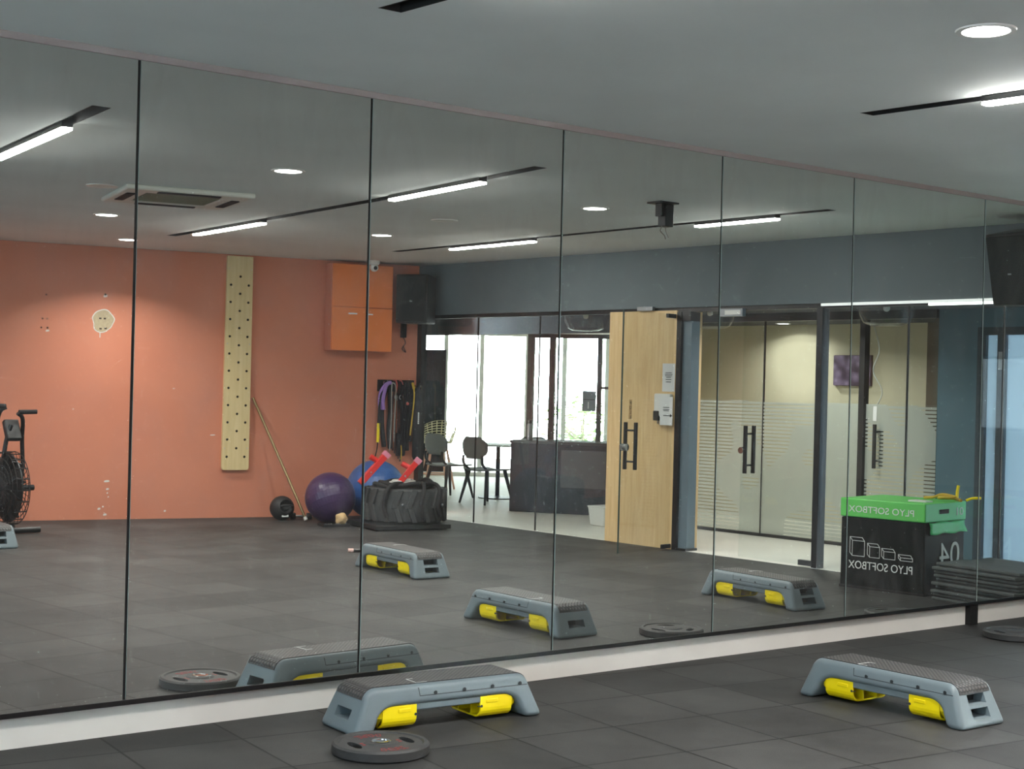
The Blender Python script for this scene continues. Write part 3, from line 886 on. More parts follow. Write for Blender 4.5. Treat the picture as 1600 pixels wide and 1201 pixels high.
obj('foot', MB().lathe([(.0001, 0), (.25, 0), (.25, .012), (.05, .03), (.0001, .03)], 32), 'black_metal', o)
obj('column', MB().cyl((0, 0, .02), (0, 0, .68), .028, 16), 'black_metal', o)
obj('top', MB().lathe([(.0001, .68), (.40, .68), (.41, .69), (.40, .705), (.0001, .705)], 40), 'table_top', o)
# cream shell chair with pinkish legs
o = thing('shell_armchair', 'cream perforated shell armchair on pinkish wooden legs by the window', 'chair', (12.02, -11.25, 0), radians(140))
P = []
for i in range(9):
    t = i / 8
    r_ = []
    for j in range(15):
        a = -2.0 + 4.0 * j / 14
        rr_ = .21 + .05 * t
        h = .66 + .30 * t * (.55 + .45 * cos(a))
        r_.append((-rr_ * cos(a), rr_ * sin(a), h))
    P.append(r_)
back = MB().grid(P)
bo = obj('backrest', back, 'cream_shell', o)
wf = bo.modifiers.new('mesh', 'WIREFRAME'); wf.thickness = .014; wf.use_replace = True
obj('seat', MB().lathe([(.0001, .645), (.2, .645), (.22, .665), (.2, .675), (.0001, .66)], 28), 'cream_shell', o)
for sx in (-1, 1):
    for sy in (-1, 1): obj('leg', MB().tube([(.10 * sx, .10 * sy, .645), (.21 * sx, .21 * sy, 0)], [.02, .014], 8), 'pink_wood', o)
obj('foot_ring', MB().tube([(.16 * cos(a) * 1.25, .16 * sin(a) * 1.25, .22) for a in [2 * pi * k / 20 for k in range(20)]], .008, 6, closed=True), 'pink_wood', o)

# trees outside the far windows
def tree(loc, r, h, label, n=420):
    o = thing('tree', label, 'tree', loc, 0, 'trees outside the lobby windows')
    mb = MB().tube([(0, 0, 0), (.05, .03, h * .5), (-.05, .05, h)], [.07, .05, .02], 8)
    for k in range(6):
        a = k * 1.1
        mb.tube([(0, .02, h * .45 + .05 * k), (cos(a) * r * .4, sin(a) * r * .4, h * .7 + .05 * k), (cos(a) * r * .7, sin(a) * r * .7, h + .1 * k)], [.03, .018, .006], 6)
    obj('trunk', mb, 'bark', o)
    mb = MB()
    rnd = random.Random(int(loc[0] * 10))
    for k in range(n):
        v = Vector((rnd.gauss(0, 1), rnd.gauss(0, 1), rnd.gauss(0, 1))).normalized() * r * rnd.uniform(.35, 1)
        c = Vector((v.x, v.y, h + v.z * .8))
        R_ = Matrix.Rotation(rnd.uniform(0, 6.28), 4, 'Z') @ Matrix.Rotation(rnd.uniform(-1, 1), 4, 'X')
        q = [R_ @ Vector(p) for p in ((-.09, 0, 0), (0, -.035, .012), (.09, 0, 0), (0, .035, .012))]
        b = mb._v([c + p for p in q])
        mb.face([b, b + 1, b + 2]); mb.face([b, b + 2, b + 3])
    obj('foliage', mb, 'leaf', o, sharp=None)
p = W(2.8, -3.0); tree((p.x, p.y, -.1), .85, .9, 'low leafy tree outside the window behind the counter screen')
p = W(4.5, -2.6); tree((p.x, p.y, -.1), .7, 1.3, 'taller leafy tree outside the window beside the oak pillar')

# ------------------------------------------------------------------ mirror wall
seam = [1.405, 2.531, 3.650, 4.785, 5.921, 7.038, 8.350, 9.80]
ZB, ZT = .150, 2.752
TILT = .00279
labels = ['leftmost tall mirror panel, reflecting the air bike and the paint-chipped wall',
          'second mirror panel from the left, reflecting the pegboard and a round weight plate',
          'mirror panel reflecting the tractor tyre and the bright cafe',
          'mirror panel reflecting the oak pillar and the open glass door',
          'mirror panel reflecting the closed glass door with its black handle',
          'mirror panel reflecting the green and black jump boxes',
          'mirror panel furthest to the right, reflecting the black speaker']
for i in range(7):
    x0, x1 = seam[i] + .007, seam[i + 1] - .007
    o = thing('mirror_panel', labels[i], 'mirror', ((x0 + x1) / 2, 0, ZB), 0, 'wall mirrors')
    hw = (x1 - x0) / 2
    o.rotation_euler = (TILT, 0, 0)
    mb = MB().box(-hw, hw, 0, .006, 0, ZT - ZB)
    mb.mi = [1, 1, 0, 1, 1, 1]
    g_ = obj('mirror_glass', mb, ['mirror', 'mirror_edge'], o, sharp=None)
    obj('backing_board', MB().box(-hw - .007, hw + .007, .0065, .012, 0, ZT - ZB), 'backing', o, sharp=None)
struct('trim_1', MB().box(XL, 9.8, -.014, .05, ZT - .003, ZC), 'trim_pink', sharp=None)
mb = MB().box(XL, 9.82, -.004, .05, .128, ZB)
struct('trim_2', mb, 'black_metal', sharp=None, bevel=.002)
mb = MB()
for x in (3.65, 8.33):
    mb.box(x - .04, x + .04, .0, .05, 0, .13)
struct('trim_3', mb, 'backing', sharp=None)

# ------------------------------------------------------------------ ceiling fittings
def led(s0, s1, xs, label):
    """linear lamp hanging in a slot, between y = s0 and s1; xs its two x positions"""
    x0, x1 = xs
    o = thing('linear_lamp', label, 'light', ((x0 + x1) / 2, (s0 + s1) / 2, ZC), 0, 'linear ceiling lamps')
    cx, cy = (x0 + x1) / 2, (s0 + s1) / 2
    q = lambda w_, z0, z1: [(x0 - w_ - cx, s0 - cy, z0), (x0 + w_ - cx, s0 - cy, z0), (x1 + w_ - cx, s1 - cy, z0), (x1 - w_ - cx, s1 - cy, z0),
                            (x0 - w_ - cx, s0 - cy, z1), (x0 + w_ - cx, s0 - cy, z1), (x1 + w_ - cx, s1 - cy, z1), (x1 - w_ - cx, s1 - cy, z1)]
    obj('housing', MB().hexa(q(.03, -.027, .06)), 'black_metal', o, sharp=None)
    obj('diffuser', MB().hexa(q(.028, -.040, -.027)), 'led', o, sharp=None)
led(-1.84, -3.05, (5.66, 5.77), 'glowing linear lamp at the mirror end of the middle ceiling slot')
led(-5.19, -6.57, (5.93, 6.00), 'glowing linear lamp at the terracotta wall end of the middle ceiling slot')
led(-1.84, -3.25, (2.95, 3.07), 'glowing linear lamp in the ceiling slot furthest from the glass wall')
led(-4.55, -5.80, (8.27, 8.27), 'glowing linear lamp in the ceiling slot nearest the glass wall, toward the terracotta wall')
led(-1.75, -2.57, (8.31, 8.30), 'glowing linear lamp in the ceiling slot nearest the glass wall, beside the small ceiling bracket')
def downlight(x, y, label, on=True):
    o = thing('downlight', label, 'light', (x, y, ZC), 0, 'round ceiling downlights')
    obj('rim', MB().lathe([(.085, 0), (.085, -.006), (.105, -.006), (.108, 0)], 32), 'white', o)
    obj('diffuser', MB().lathe([(.0001, -.005), (.086, -.005), (.086, 0)], 32), 'down' if on else 'ac_white', o)
    if on: area('lamp', o, (0, 0, -.010), .16, DOWN_POWER, (1, .97, .92), 130)
downlight(4.65, -2.53, 'lit round downlight at the upper right corner, near the mirror wall')
downlight(4.89, -5.92, 'lit round downlight beside the ceiling air conditioner')
downlight(5.93, -7.86, 'lit round downlight closest to the terracotta wall, above its pegboard side')
downlight(7.26, -5.46, 'lit round downlight between the two longer slots, over the tyre corner')
downlight(7.18, -2.50, 'lit round downlight beside the small black ceiling bracket')
downlight(2.10, -2.40, 'lit round downlight past the short slot at the top edge')
downlight(2.30, -5.6, 'lit round downlight over the far left of the gym')
downlight(3.2, -8.1, 'added round downlight lighting the terracotta wall behind the air bike')  # invented lamp, lights the left part of the wall
downlight(4.12, -4.18, 'unlit round ceiling disc beside the air conditioner', False)
downlight(6.93, -4.04, 'unlit round ceiling disc between the two longer slots', False)
# ceiling cassette
o = thing('air_conditioner', 'square white ceiling air conditioner cassette with a grey green grille', 'air conditioner', (4.72, -4.26, ZC), radians(12))
mb = MB()
for a0 in range(4):
    mb.at(Matrix.Rotation(a0 * pi / 2, 4, 'Z')); mb.prism([(-.45, -.45), (.45, -.45), (.27, -.27), (-.27, -.27)], -.035, -.0005)
obj('panel', mb, 'ac_white', o, bevel=.012)
mb = MB()
for k in range(14): mb.box(-.26, .26, -.26 + .04 * k, -.235 + .04 * k, -.03, -.012)
mb.box(-.27, .27, -.27, .27, -.012, -.002)
obj('grille', mb, 'ac_grille', o, sharp=None)
for a0 in range(4):
    mb = MB().at(Matrix.Rotation(a0 * pi / 2, 4, 'Z')).box(-.22, .22, -.40, -.34, -.042, -.034)
    obj('louvre', mb, 'charcoal', o, sharp=None)
# ceiling bracket
o = thing('ceiling_bracket', 'small dark bracket with dangling wires fixed to the ceiling', 'bracket', (7.27, -1.88, ZC))
obj('plate', MB().box(-.09, .09, -.07, .07, -.012, 0), 'black_metal', o, bevel=.002)
obj('box', MB().box(-.01, .07, -.04, .04, -.17, -.012), 'black_plastic', o, bevel=.006)
obj('arm', MB().box(-.045, -.02, -.03, .03, -.1, -.012), 'black_metal', o, bevel=.002)
obj('wire', MB().tube(spline([(.0, 0, -.16), (-.03, .01, -.2), (.02, 0, -.23), (.05, -.02, -.25)]), .004, 6), 'grey_cord', o)
obj('wire', MB().tube(spline([(.03, 0, -.16), (.02, .02, -.21), (.06, .0, -.24)]), .004, 6), 'grey_cord', o)
# security camera
p = O(4.42, .34)
o = thing('security_camera', 'small white dome security camera on the ceiling before the orange cabinet', 'camera', (p.x, p.y, ZC), OA)
obj('base', MB().lathe([(.0001, 0), (.06, 0), (.06, -.03), (.045, -.045), (.0001, -.045)], 24), 'white', o)
obj('eye_ball', MB().ball((0, 0, -.075), .045, 24, 14), 'white', o)
obj('lens', MB().lathe([(.0001, .049), (.018, .049), (.022, .036)], 16, 0, (0, 0, -.08), 'y'), 'black_plastic', o)

# speakers
def speaker(loc, rz, tilt, label):
    o = thing('loudspeaker', label, 'speaker', loc, rz, 'wall mounted loudspeakers')
    o.rotation_euler = (tilt, 0, rz)
    mb = MB().hexa([(-.16, -.30, 0), (.16, -.30, 0), (.19, 0, 0), (-.19, 0, 0), (-.16, -.30, .53), (.16, -.30, .53), (.19, 0, .53), (-.19, 0, .53)])
    obj('cabinet', mb, 'black_plastic', o, bevel=.015)
    obj('grille', MB().box(-.175, .175, 0, .014, .02, .51), plain('speaker cloth', rgb(34, 37, 37), .9, bump=.08, bscale=300), o, bevel=.006)
    obj('badge', MB().box(-.015, .015, .014, .016, .23, .24), 'alu', o, sharp=None)
    obj('bracket', MB().box(-.05, .05, -.38, -.29, .2, .3), 'black_metal', o)
    return o
p = G(.34, .36, 2.12); speaker((p.x, p.y, p.z), GA - radians(28), 0, 'black loudspeaker high in the corner above the hanging bands, upright')
p = G(7.54, .40, 2.13); speaker((p.x, p.y, p.z), GA + radians(8), radians(-12), 'black loudspeaker at the right edge, tilted down under the ceiling')
# corner cable clip under the speaker
o = thing('cable_box', 'small black cable box with loose wires on the terracotta wall below the speaker', 'cable box', O(4.90, 0, 1.97), OA)
obj('case', MB().box(-.03, .03, 0, .05, 0, .24), 'black_plastic', o, bevel=.006)
obj('wire', MB().tube(spline([(0, .03, 0), (.02, .04, -.06), (-.02, .04, -.12), (.03, .03, -.16), (.0, .03, -.1)]), .005, 6), 'black_plastic', o)

# ------------------------------------------------------------------ on and by the terracotta wall
o = thing('pegboard', 'tall plywood climbing pegboard with dark holes on the terracotta wall', 'pegboard', O(3.03, 0, .505), OA)
mb = MB()
r_ = .03
H_ = 2.255
pts = [(-.145 + r_ - r_ * cos(a), r_ - r_ * sin(a)) for a in [pi / 2 * k / 5 for k in range(6)]]
outl = pts + [(-x, z) for x, z in reversed(pts)] + [(.138, H_), (-.138, H_)]
mb.prism(outl, .0, .045, 0, 'y')
board = obj('board', mb, ['ply', 'hole_shade'], o)
mb = MB()
def peg(x, z): mb.prism([(x + .013 * cos(a), z + .013 * sin(a)) for a in [2 * pi * q / 12 for q in range(12)]], .012, .06, 0, 'y')
z = .14
while z < H_ - .14:
    peg(-.095, z); peg(.095, z)
    z += .181
z = .23
while z < H_ - .1:
    peg(.005, z)
    z += .181
cut(board, mb, ['hole_shade'])
for z in (.23, 1.33, 2.12):
    for x in (-.12, .12): obj('screw', MB().cyl((x, .044, z), (x, .048, z), .006, 10), 'steel', o)
o = thing('wall_cabinet', 'orange two door wall cabinet hanging high beside the corner', 'cabinet', O(3.99, 0, 1.80), OA)
obj('carcass', MB().box(0, .70, 0, .205, 0, .94), 'orange', o, bevel=.003)  # darker wall paint stands in for shade on the cabinet's side
obj('door', MB().box(.005, .695, .205, .222, .475, .935), 'orange_box', o, bevel=.003)
dlow = obj('door', MB().box(.005, .695, .205, .226, .004, .468), 'orange_box', o, bevel=.003)
obj('sticker', MB().box(.19, .29, .226, .228, .395, .41), 'paper', dlow, sharp=None)
obj('sticker', MB().box(.41, .47, .226, .228, .395, .408), 'paper', dlow, sharp=None)
for z in (.28, .35): obj('hinge_screw', MB().cyl((-.003, .15, z), (0, .15, z), .008, 10), 'steel', o)
# long pole
a, b = O(3.21, .02, 1.27), Vector((7.95, -7.82, .015))
o = thing('metal_pole', 'long thin bronze metal pole leaning on the wall between pegboard and purple ball', 'pole', b)
d = a - b
obj('rod', MB().cyl(d * .02, d, .014, 12), 'bronze', o)
obj('end_cap', MB().cyl(d * 0, d * .025, .02, 12), 'white', o)
# medicine ball with grips
o = thing('medicine_ball', 'small black grip medicine ball on the floor beside the leaning pole', 'ball', (7.80, -8.07, .125))
mo = obj('ball', MB().ball((0, 0, 0), .128, 36, 22), 'med', o)
cut(mo, MB().at(Matrix.Rotation(OA, 4, 'Z')).ball((.02, .125, .03), .075, 20, 12).box(0, 0.0001, 0, .0001, 0, .0001))
obj('grip', MB().at(Matrix.Rotation(OA, 4, 'Z')).tube(spline([(-.05, .09, .02), (-.02, .118, .035), (.05, .118, .035), (.09, .088, .02)], 6), .013, 10), 'med', o)
obj('label', MB().at(Matrix.Rotation(OA, 4, 'Z')).box(-.03, .04, .100, .106, -.085, -.062), 'white_print', o, sharp=None)
o = thing('dumbbell', 'tiny black dumbbell lying on the floor at the foot of the leaning pole', 'dumbbell', (8.02, -8.05, .035), radians(30))
obj('handle', MB().cyl((-.07, 0, 0), (.07, 0, 0), .014, 10), 'steel', o)
for sx in (-1, 1): obj('head', MB().lathe([(.0001, -.03), (.03, -.03), (.035, -.02), (.035, .02), (.03, .03), (.0001, .03)], 8, 0, (.085 * sx, 0, 0), 'x'), 'black_plastic', o)
# stability balls
o = thing('exercise_ball', 'large glossy purple exercise ball on the floor left of the tractor tyre', 'ball', (8.10, -7.60, .262), 0, 'inflated exercise balls')
mb = MB()
prof = []
for i in range(49):
    a = pi * i / 48
    rr_ = .262 * (1 + (.004 if (i % 4 == 0 and 12 < i < 36) else 0))
    prof.append((max(1e-4, rr_ * sin(a)), -rr_ * cos(a)))
obj('ball', MB().at(Matrix.Rotation(.5, 4, 'X')).lathe(prof, 48), 'purple_ball', o, sharp=None)
obj('valve_plug', MB().at(Matrix.Rotation(.5, 4, 'X')).cyl((0, 0, .260), (0, 0, .266), .012, 12), 'white', o)
o = thing('exercise_ball', 'blue exercise ball tucked behind the tyre against the wall', 'ball', (8.76, -7.76, .318), 0, 'inflated exercise balls')
obj('ball', MB().ball((0, 0, 0), .318, 48, 30), 'blue_ball', o, sharp=None)
obj('valve_plug', MB().cyl((0, 0, .316), (0, 0, .322), .012, 12), 'white', o)

# ------------------------------------------------------------------ tyre corner
o = thing('low_platform', 'low black wooden platform under the tractor tyre', 'platform', (8.52, -6.92, 0), radians(10))
obj('deck', MB().box(-.42, .40, -.42, .36, .012, .055), 'black_plastic', o, bevel=.004)
for sx in (-.36, .34):
    for sy in (-.36, .3): obj('foot', MB().box(sx - .03, sx + .03, sy - .03, sy + .03, 0, .012), 'black_plastic', o)
# rest blocks between platform and tyre
o = thing('tractor_tyre', 'large black tractor tyre lying flat on the low platform', 'tyre', (8.60, -6.95, .055), radians(10))
prof = [(.26, .06), (.30, .02), (.37, .012), (.395, .03), (.402, .08), (.402, .28), (.395, .33), (.37, .352), (.30, .345), (.26, .31), (.25, .2)]
obj('carcass', MB().lathe(prof, 64, closed=True), 'tyre', o)
mb = MB()
for k in range(18):
    for top in (0, 1):
        a0 = 2 * pi * (k + .5 * top) / 18
        z0, z1 = (.02, .20) if top == 0 else (.16, .35)
        sl = .16 if top == 0 else -.16
        ring = []
        wdt = .07
        q = []
        for (da, z_) in ((-wdt, z0), (wdt, z0), (wdt + sl, z1), (-wdt + sl, z1)):
            q.append((a0 + da, z_))
        pts = [(.398 * cos(a_), .398 * sin(a_), z_) for a_, z_ in q] + [(.425 * cos(a_), .425 * sin(a_), z_) for a_, z_ in q]
        mb.hexa([pts[0], pts[1], pts[2], pts[3], pts[4], pts[5], pts[6], pts[7]])
obj('tread_lugs', mb, 'tyre', o, bevel=.006)
for q in ((-.2, .382, .2), (.25, .345, .19)): obj('bolt', MB().ball(q, .016, 10, 6), 'alu', o)
# battle rope draped over the tyre
o = thing('battle_rope', 'thick black battle rope coiled on the tyre with its ends hanging down', 'rope', (8.60, -6.95, .055))
P = []
for k in range(80):
    a = k * .17
    rr_ = .30 - .04 * sin(k * .21) - .0008 * k
    P.append((rr_ * cos(a), rr_ * sin(a), .375 + .02 * (k // 37) + .012 * sin(k * .7)))
obj('coil', MB().tube(P, .021, 10), 'rope', o)
for a0, ln in ((1.75, .30), (2.6, .29), (1.3, .27)):
    P = spline([(.22 * cos(a0 - .25), .22 * sin(a0 - .25), .40), (.36 * cos(a0 - .1), .36 * sin(a0 - .1), .40), (.445 * cos(a0), .445 * sin(a0), .34), (.452 * cos(a0 + .06), .452 * sin(a0 + .06), .18), (.452 * cos(a0 - .02), .452 * sin(a0 - .02), .36 - ln)])
    obj('rope_end', MB().tube(P, .02, 10), 'rope', o)
# chains / coil spring of white cable on the tyre
o = thing('cable_coil', 'loose white cable coil lying on top of the tyre', 'cable', (8.58, -6.98, .43))
P = [(.13 * cos(k * .3) + .02 * sin(k), .08 * sin(k * .3), .02 + .003 * k * .2) for k in range(44)]
obj('coil', MB().tube(P, .009, 8), 'white', o)
# red forked arms
for i, (base, tip, lab) in enumerate(((Vector((8.14, -7.10, .44)), Vector((8.40, -7.01, .745)), 'red forked steel bar with pink cap rising over the left side of the tyre'),
                                      (Vector((8.50, -6.96, .42)), Vector((8.67, -6.83, .69)), 'red forked steel bar with pink cap rising from the middle of the tyre'))):
    o = thing('forked_bar', lab, 'bar', base, 0, 'red forked bars on the tyre')
    d = tip - base
    ang = math.atan2(d.y, d.x); el = math.atan2(d.z, hypot(d.x, d.y)); L = d.length
    X = Matrix.Rotation(ang, 4, 'Z') @ Matrix.Rotation(-el, 4, 'Y')
    obj('bar', MB().at(X).box(0, L, -.035, .035, -.03, .03), 'red', o, bevel=.004)
    obj('end_cap', MB().at(X).box(L, L + .012, -.034, .034, -.034, .034).box(L - .04, L + .012, -.037, .037, -.037, .037), 'pink_cap', o, bevel=.004)
    obj('fork', MB().at(X).tube([(L - .12, 0, .0), (L - .14, 0, .11)], .028, 14), 'red', o)
    obj('bolt', MB().at(X).cyl((L * .38, -.04, 0), (L * .38, .04, 0), .009, 10), 'steel', o)
# little tray with a cloth on the floor by the purple ball
o = thing('small_tray', 'flat black tray with small metal bits on the floor before the purple ball', 'tray', (7.97, -7.27, 0), radians(12))
obj('tray', MB().box(-.16, .12, -.1, .1, 0, .012).box(-.16, .12, .09, .1, .012, .03).box(-.16, -.15, -.1, .1, .012, .03), 'black_plastic', o, bevel=.002)
mb = MB()
for k in range(7): mb.ball((-.12 + .035 * k, .05 - .02 * (k % 3), .022), .011, 8, 6)
obj('bits', mb, 'alu', o)
o = thing('cloth_ball', 'crumpled beige cloth bundle on the small tray by the tyre', 'cloth', (8.03, -7.27, .012))
mb = MB().ball((0, 0, .06), .062, 24, 16)
for i, v in enumerate(mb.v):
    n_ = v - Vector((0, 0, .06)); k_ = 1 + .13 * sin(9 * n_.x * 10 + 3) * cos(7 * n_.z * 10) + .06 * sin(40 * n_.y)
    mb.v[i] = Vector((0, 0, .06)) + n_ * k_
for i, v in enumerate(mb.v): mb.v[i] = Vector((v.x, v.y, max(.0, v.z)))
obj('bundle', mb, 'beige', o)

# ------------------------------------------------------------------ hanging band rack
o = thing('hook_board', 'black wall board with hooks for hanging bands, beside the corner', 'hook board', O(4.83, 0, .95), OA)
obj('board', MB().box(-.215, .215, 0, .018, .42, .55), 'black_plastic', o, bevel=.003)
for k, x in enumerate((-.17, -.10, -.03, .04, .11, .17)):
    obj('hook', MB().tube(spline([(x, .015, .51), (x, .07, .505), (x, .09, .53)], 4), .006, 8), 'chrome', o)
obj('end_hook', MB().tube([(.20, .01, .49), (.20, .09, .49), (.27, .09, .49), (.27, .09, .45)], .008, 8), 'chrome', o)
def strand(P, r, mat, name='strand', parent=None, flat=None, seg=8):
    return obj(name, MB().tube(spline(P, 8), r, seg, flat=flat), mat, parent)
HB = lambda x, y, z: (x, y, z)
def hang(name, label, cat, x):
    return thing(name, label, cat, O(4.83 + x, .055, 1.44), OA, 'bands and straps on the hook board')
o = hang('jump_rope', 'lilac padded ab strap hooked at the left of the hook board', 'strap', -.12)
for dx, dy in ((-.085, .02), (-.055, .045)):
    strand([(.03, dy, .03), (-.02, dy, .005), (dx + .01, dy, -.07), (dx - .005, dy, -.17), (dx + .005, dy, -.27)], .021, 'purple', 'padded_loop', o)
o = hang('resistance_tube', 'long pair of grey cords hanging beside the lilac strap', 'cord', -.085)
strand([(0, .06, .03), (-.005, .065, -.1), (.0, .065, -.35), (-.01, .065, -.72)], .007, 'grey_cord', 'cord', o)
strand([(0.005, .06, .03), (.045, .065, -.03), (.04, .065, -.35), (.035, .065, -.62)], .007, 'grey_cord', 'cord', o)
o = hang('suspension_strap', 'black suspension strap with a long yellow handle at the far left of the hook board', 'strap', -.17)
strand([(.06, .02, .02), (-.03, .025, -.1), (-.045, .025, -.3), (-.05, .025, -.47)], .024, 'soft_black', 'webbing', o, flat=(1, .5))
obj('handle', MB().cyl((-.055, .03, -.63), (-.05, .03, -.42), .017, 14), 'yellow', o)
strand([(-.055, .03, -.63), (-.06, .03, -.7), (-.085, .03, -.82), (-.075, .03, -.9)], .012, 'soft_black', 'foot_loop', o, flat=(1, .4))
o = hang('suspension_strap', 'black suspension strap with a short yellow handle in the middle of the hook board', 'strap', .06)
strand([(0, .03, .03), (.02, .04, -.2), (.0, .045, -.42)], .026, 'soft_black', 'webbing', o, flat=(1, .5))
obj('handle', MB().cyl((-.012, .05, -.50), (.0, .05, -.41), .015, 14), 'yellow', o)
strand([(-.012, .05, -.50), (-.03, .05, -.58), (-.01, .05, -.66)], .011, 'soft_black', 'foot_loop', o, flat=(1, .4))
o = hang('resistance_band', 'coral rubber loop band over the board top', 'band', -.035)
strand([(-.02, .03, .05), (-.005, .05, .06), (.012, .055, .0), (.005, .055, -.08)], .022, 'coral', 'loop', o, flat=(1, .2))
o = hang('resistance_band', 'small coral band knot beside the yellow cord', 'band', .03)
strand([(-.02, .03, .05), (.0, .045, .05), (.02, .05, .01)], .018, 'coral', 'loop', o, flat=(1, .25))
obj('grip_ball', MB().ball((.075, .055, -.20), .018, 14, 10), 'coral', o)
o = hang('carabiner_strap', 'dark strap with two steel clips in the middle of the hook board', 'strap', .0)
strand([(0, .03, .03), (-.02, .05, -.08), (-.01, .05, -.12)], .016, 'soft_black', 'webbing', o, flat=(1, .35))
for dx in (-.035, .02): obj('clip', MB().tube([(dx + .014 * cos(a), .06, -.13 + .022 * sin(a)) for a in [2 * pi * k / 14 for k in range(14)]], .004, 6, closed=True), 'steel', o)
o = hang('tube_bands', 'bunch of dark brown rubber tubes hanging at the centre of the hook board', 'bands', -.01)
for k in range(5):
    x = -.05 + .028 * k
    strand([(x * .4, .03, .03), (x, .035, -.15), (x * 1.2 + .01 * sin(k), .035, -.5), (x * .8, .035, -.72 - .03 * k)], .009, plain('dark brown rubber', rgb(64, 46, 46), .6) if k == 0 else bpy.data.materials['dark brown rubber'], 'tube', o)
o = hang('black_harness', 'bulky black harness hanging in the middle of the hook board', 'harness', .09)
strand([(-.02, .02, .03), (-.06, .025, -.12), (-.03, .025, -.36), (-.055, .025, -.6)], .045, 'soft_black', 'strap', o, flat=(1, .5))
strand([(.0, .02, .03), (.02, .025, -.12), (.0, .025, -.36), (-.01, .025, -.7)], .04, 'soft_black', 'strap', o, flat=(1, .5))
obj('bag', MB().box(-.10, .01, .0, .05, -.78, -.52), 'soft_black', o, bevel=.02)
o = hang('strap_bundle', 'black strap bundle hanging at the left of the hook board behind the cords', 'strap', -.14)
strand([(.02, .0, .0), (-.03, .005, -.2), (-.03, .005, -.45), (.0, .005, -.68)], .05, 'soft_black', 'strap', o, flat=(.8, .5))
strand([(.05, .0, .0), (.06, .005, -.25), (.05, .005, -.5), (.07, .005, -.7)], .045, 'soft_black', 'strap', o, flat=(.8, .5))
o = hang('strap_bundle', 'black strap bundle hanging at the right of the hook board behind the mustard cord', 'strap', .14)
strand([(-.02, .0, .0), (.01, .005, -.2), (-.02, .005, -.45), (-.01, .005, -.72)], .05, 'soft_black', 'strap', o, flat=(.8, .45))
strand([(.03, .0, .02), (.05, .005, -.2), (.02, .005, -.45), (.03, .005, -.62)], .035, 'soft_black', 'strap', o, flat=(.8, .45))
o = hang('skipping_rope', 'mustard yellow cord hanging beside the long black bag', 'cord', .165)
strand([(0, .04, .03), (.005, .07, -.03), (.01, .075, -.13), (-.005, .07, -.35), (-.025, .07, -.55)], [.016] * 9 + [.009] * 24, 'yellow_cord', 'cord', o, flat=(1, .7))
o = hang('skipping_rope', 'short yellow cord end hanging low over the tyre', 'cord', .04)
strand([(0, .06, -.66), (.004, .065, -.74), (.0, .065, -.82)], .006, 'yellow_cord', 'cord', o)
strand([(0, .05, .02), (.0, .055, -.3), (0, .06, -.66)], .005, 'soft_black', 'cord', o)
o = thing('long_bag', 'long slim black bag with white lettering hanging in the corner', 'bag', O(5.06, .09, .62), OA)
obj('sleeve', MB().tube([(0, 0, 0), (.0, 0, .04), (.0, 0, .74), (0, 0, .80)], [.03, .045, .045, .03], 16), 'soft_black', o)
obj('strap', MB().tube(spline([(0, .02, .78), (.0, .03, .85), (.02, .02, .82)], 5), .008, 8), 'soft_black', o)
mb = MB()
for k in range(6): mb.box(-.008, .008, .0445, .0465, .40 + .022 * k, .415 + .022 * k)
obj('lettering', mb, 'white_print', o, sharp=None)

# ------------------------------------------------------------------ air bike at the left edge
o = thing('air_bike', 'black fan exercise bike with upright handles by the terracotta wall', 'exercise bike', (4.80, -7.77, 0), radians(-4))
FZ = .42
mb = MB()
for x in (-.075, .075):
    for r in (.33, .27, .21, .15, .09): mb.tube([(x * (1.0 if r < .3 else .8), r * cos(a), FZ + r * sin(a)) for a in [2 * pi * k / 40 for k in range(40)]], .004, 6, closed=True)
for k in range(28):
    a = 2 * pi * k / 28
    for x in (-.075, .075): mb.tube([(x, .05 * cos(a), FZ + .05 * sin(a)), (x, .27 * cos(a), FZ + .27 * sin(a)), (x * .8, .33 * cos(a), FZ + .33 * sin(a))], .003, 5)
for k in range(20):
    a = 2 * pi * k / 20
    mb.tube([(-.06, .33 * cos(a), FZ + .33 * sin(a)), (.06, .33 * cos(a), FZ + .33 * sin(a))], .006, 5)
obj('fan_cage', mb, 'black_metal', o)
mb = MB()
for k in range(10):
    a = 2 * pi * k / 10
    X = Matrix.Translation((0, 0, FZ)) @ Matrix.Rotation(a, 4, 'X') @ Matrix.Rotation(.5, 4, 'Z')
    mb.at(X).box(-.045, .045, -.004, .004, .05, .30)
mb.at(None).lathe([(.0001, -.05), (.06, -.05), (.06, .05), (.0001, .05)], 20, 0, (0, 0, FZ), 'x')
obj('fan', mb, 'black_plastic', o)
obj('hub_disc', MB().lathe([(.0001, -.006), (.31, -.006), (.31, .006), (.0001, .006)], 36, 0, (0, 0, FZ), 'x'), plain('dark tinted plastic', rgb(26, 28, 29), .5), o)
obj('axle_peg', MB().cyl((-.24, 0, FZ), (.24, 0, FZ), .026, 14), 'soft_black', o)
for sx, dy, dz in ((-1, -.16, .05), (1, .0, .0)):
    obj('handle_arm', MB().tube(spline([(.12 * sx, -.02, FZ - .02), (.13 * sx, dy * .3, .62), (.11 * sx, .02 + dy * .6, .86), (.075 * sx, .10 + dy, 1.05 + dz), (.02 * sx, .12 + dy, 1.105 + dz)]), .019, 12), 'black_metal', o)
    obj('hand_grip', MB().cyl((.03 * sx, .12 + dy, 1.115 + dz), (.19 * sx, .14 + dy, 1.12 + dz), .021, 14), 'soft_black', o)
    obj('pedal', MB().box(.12 * sx - .05, .12 * sx + .05, -.62, -.50, .24 + .1 * sx, .265 + .1 * sx), 'black_plastic', o, bevel=.005)
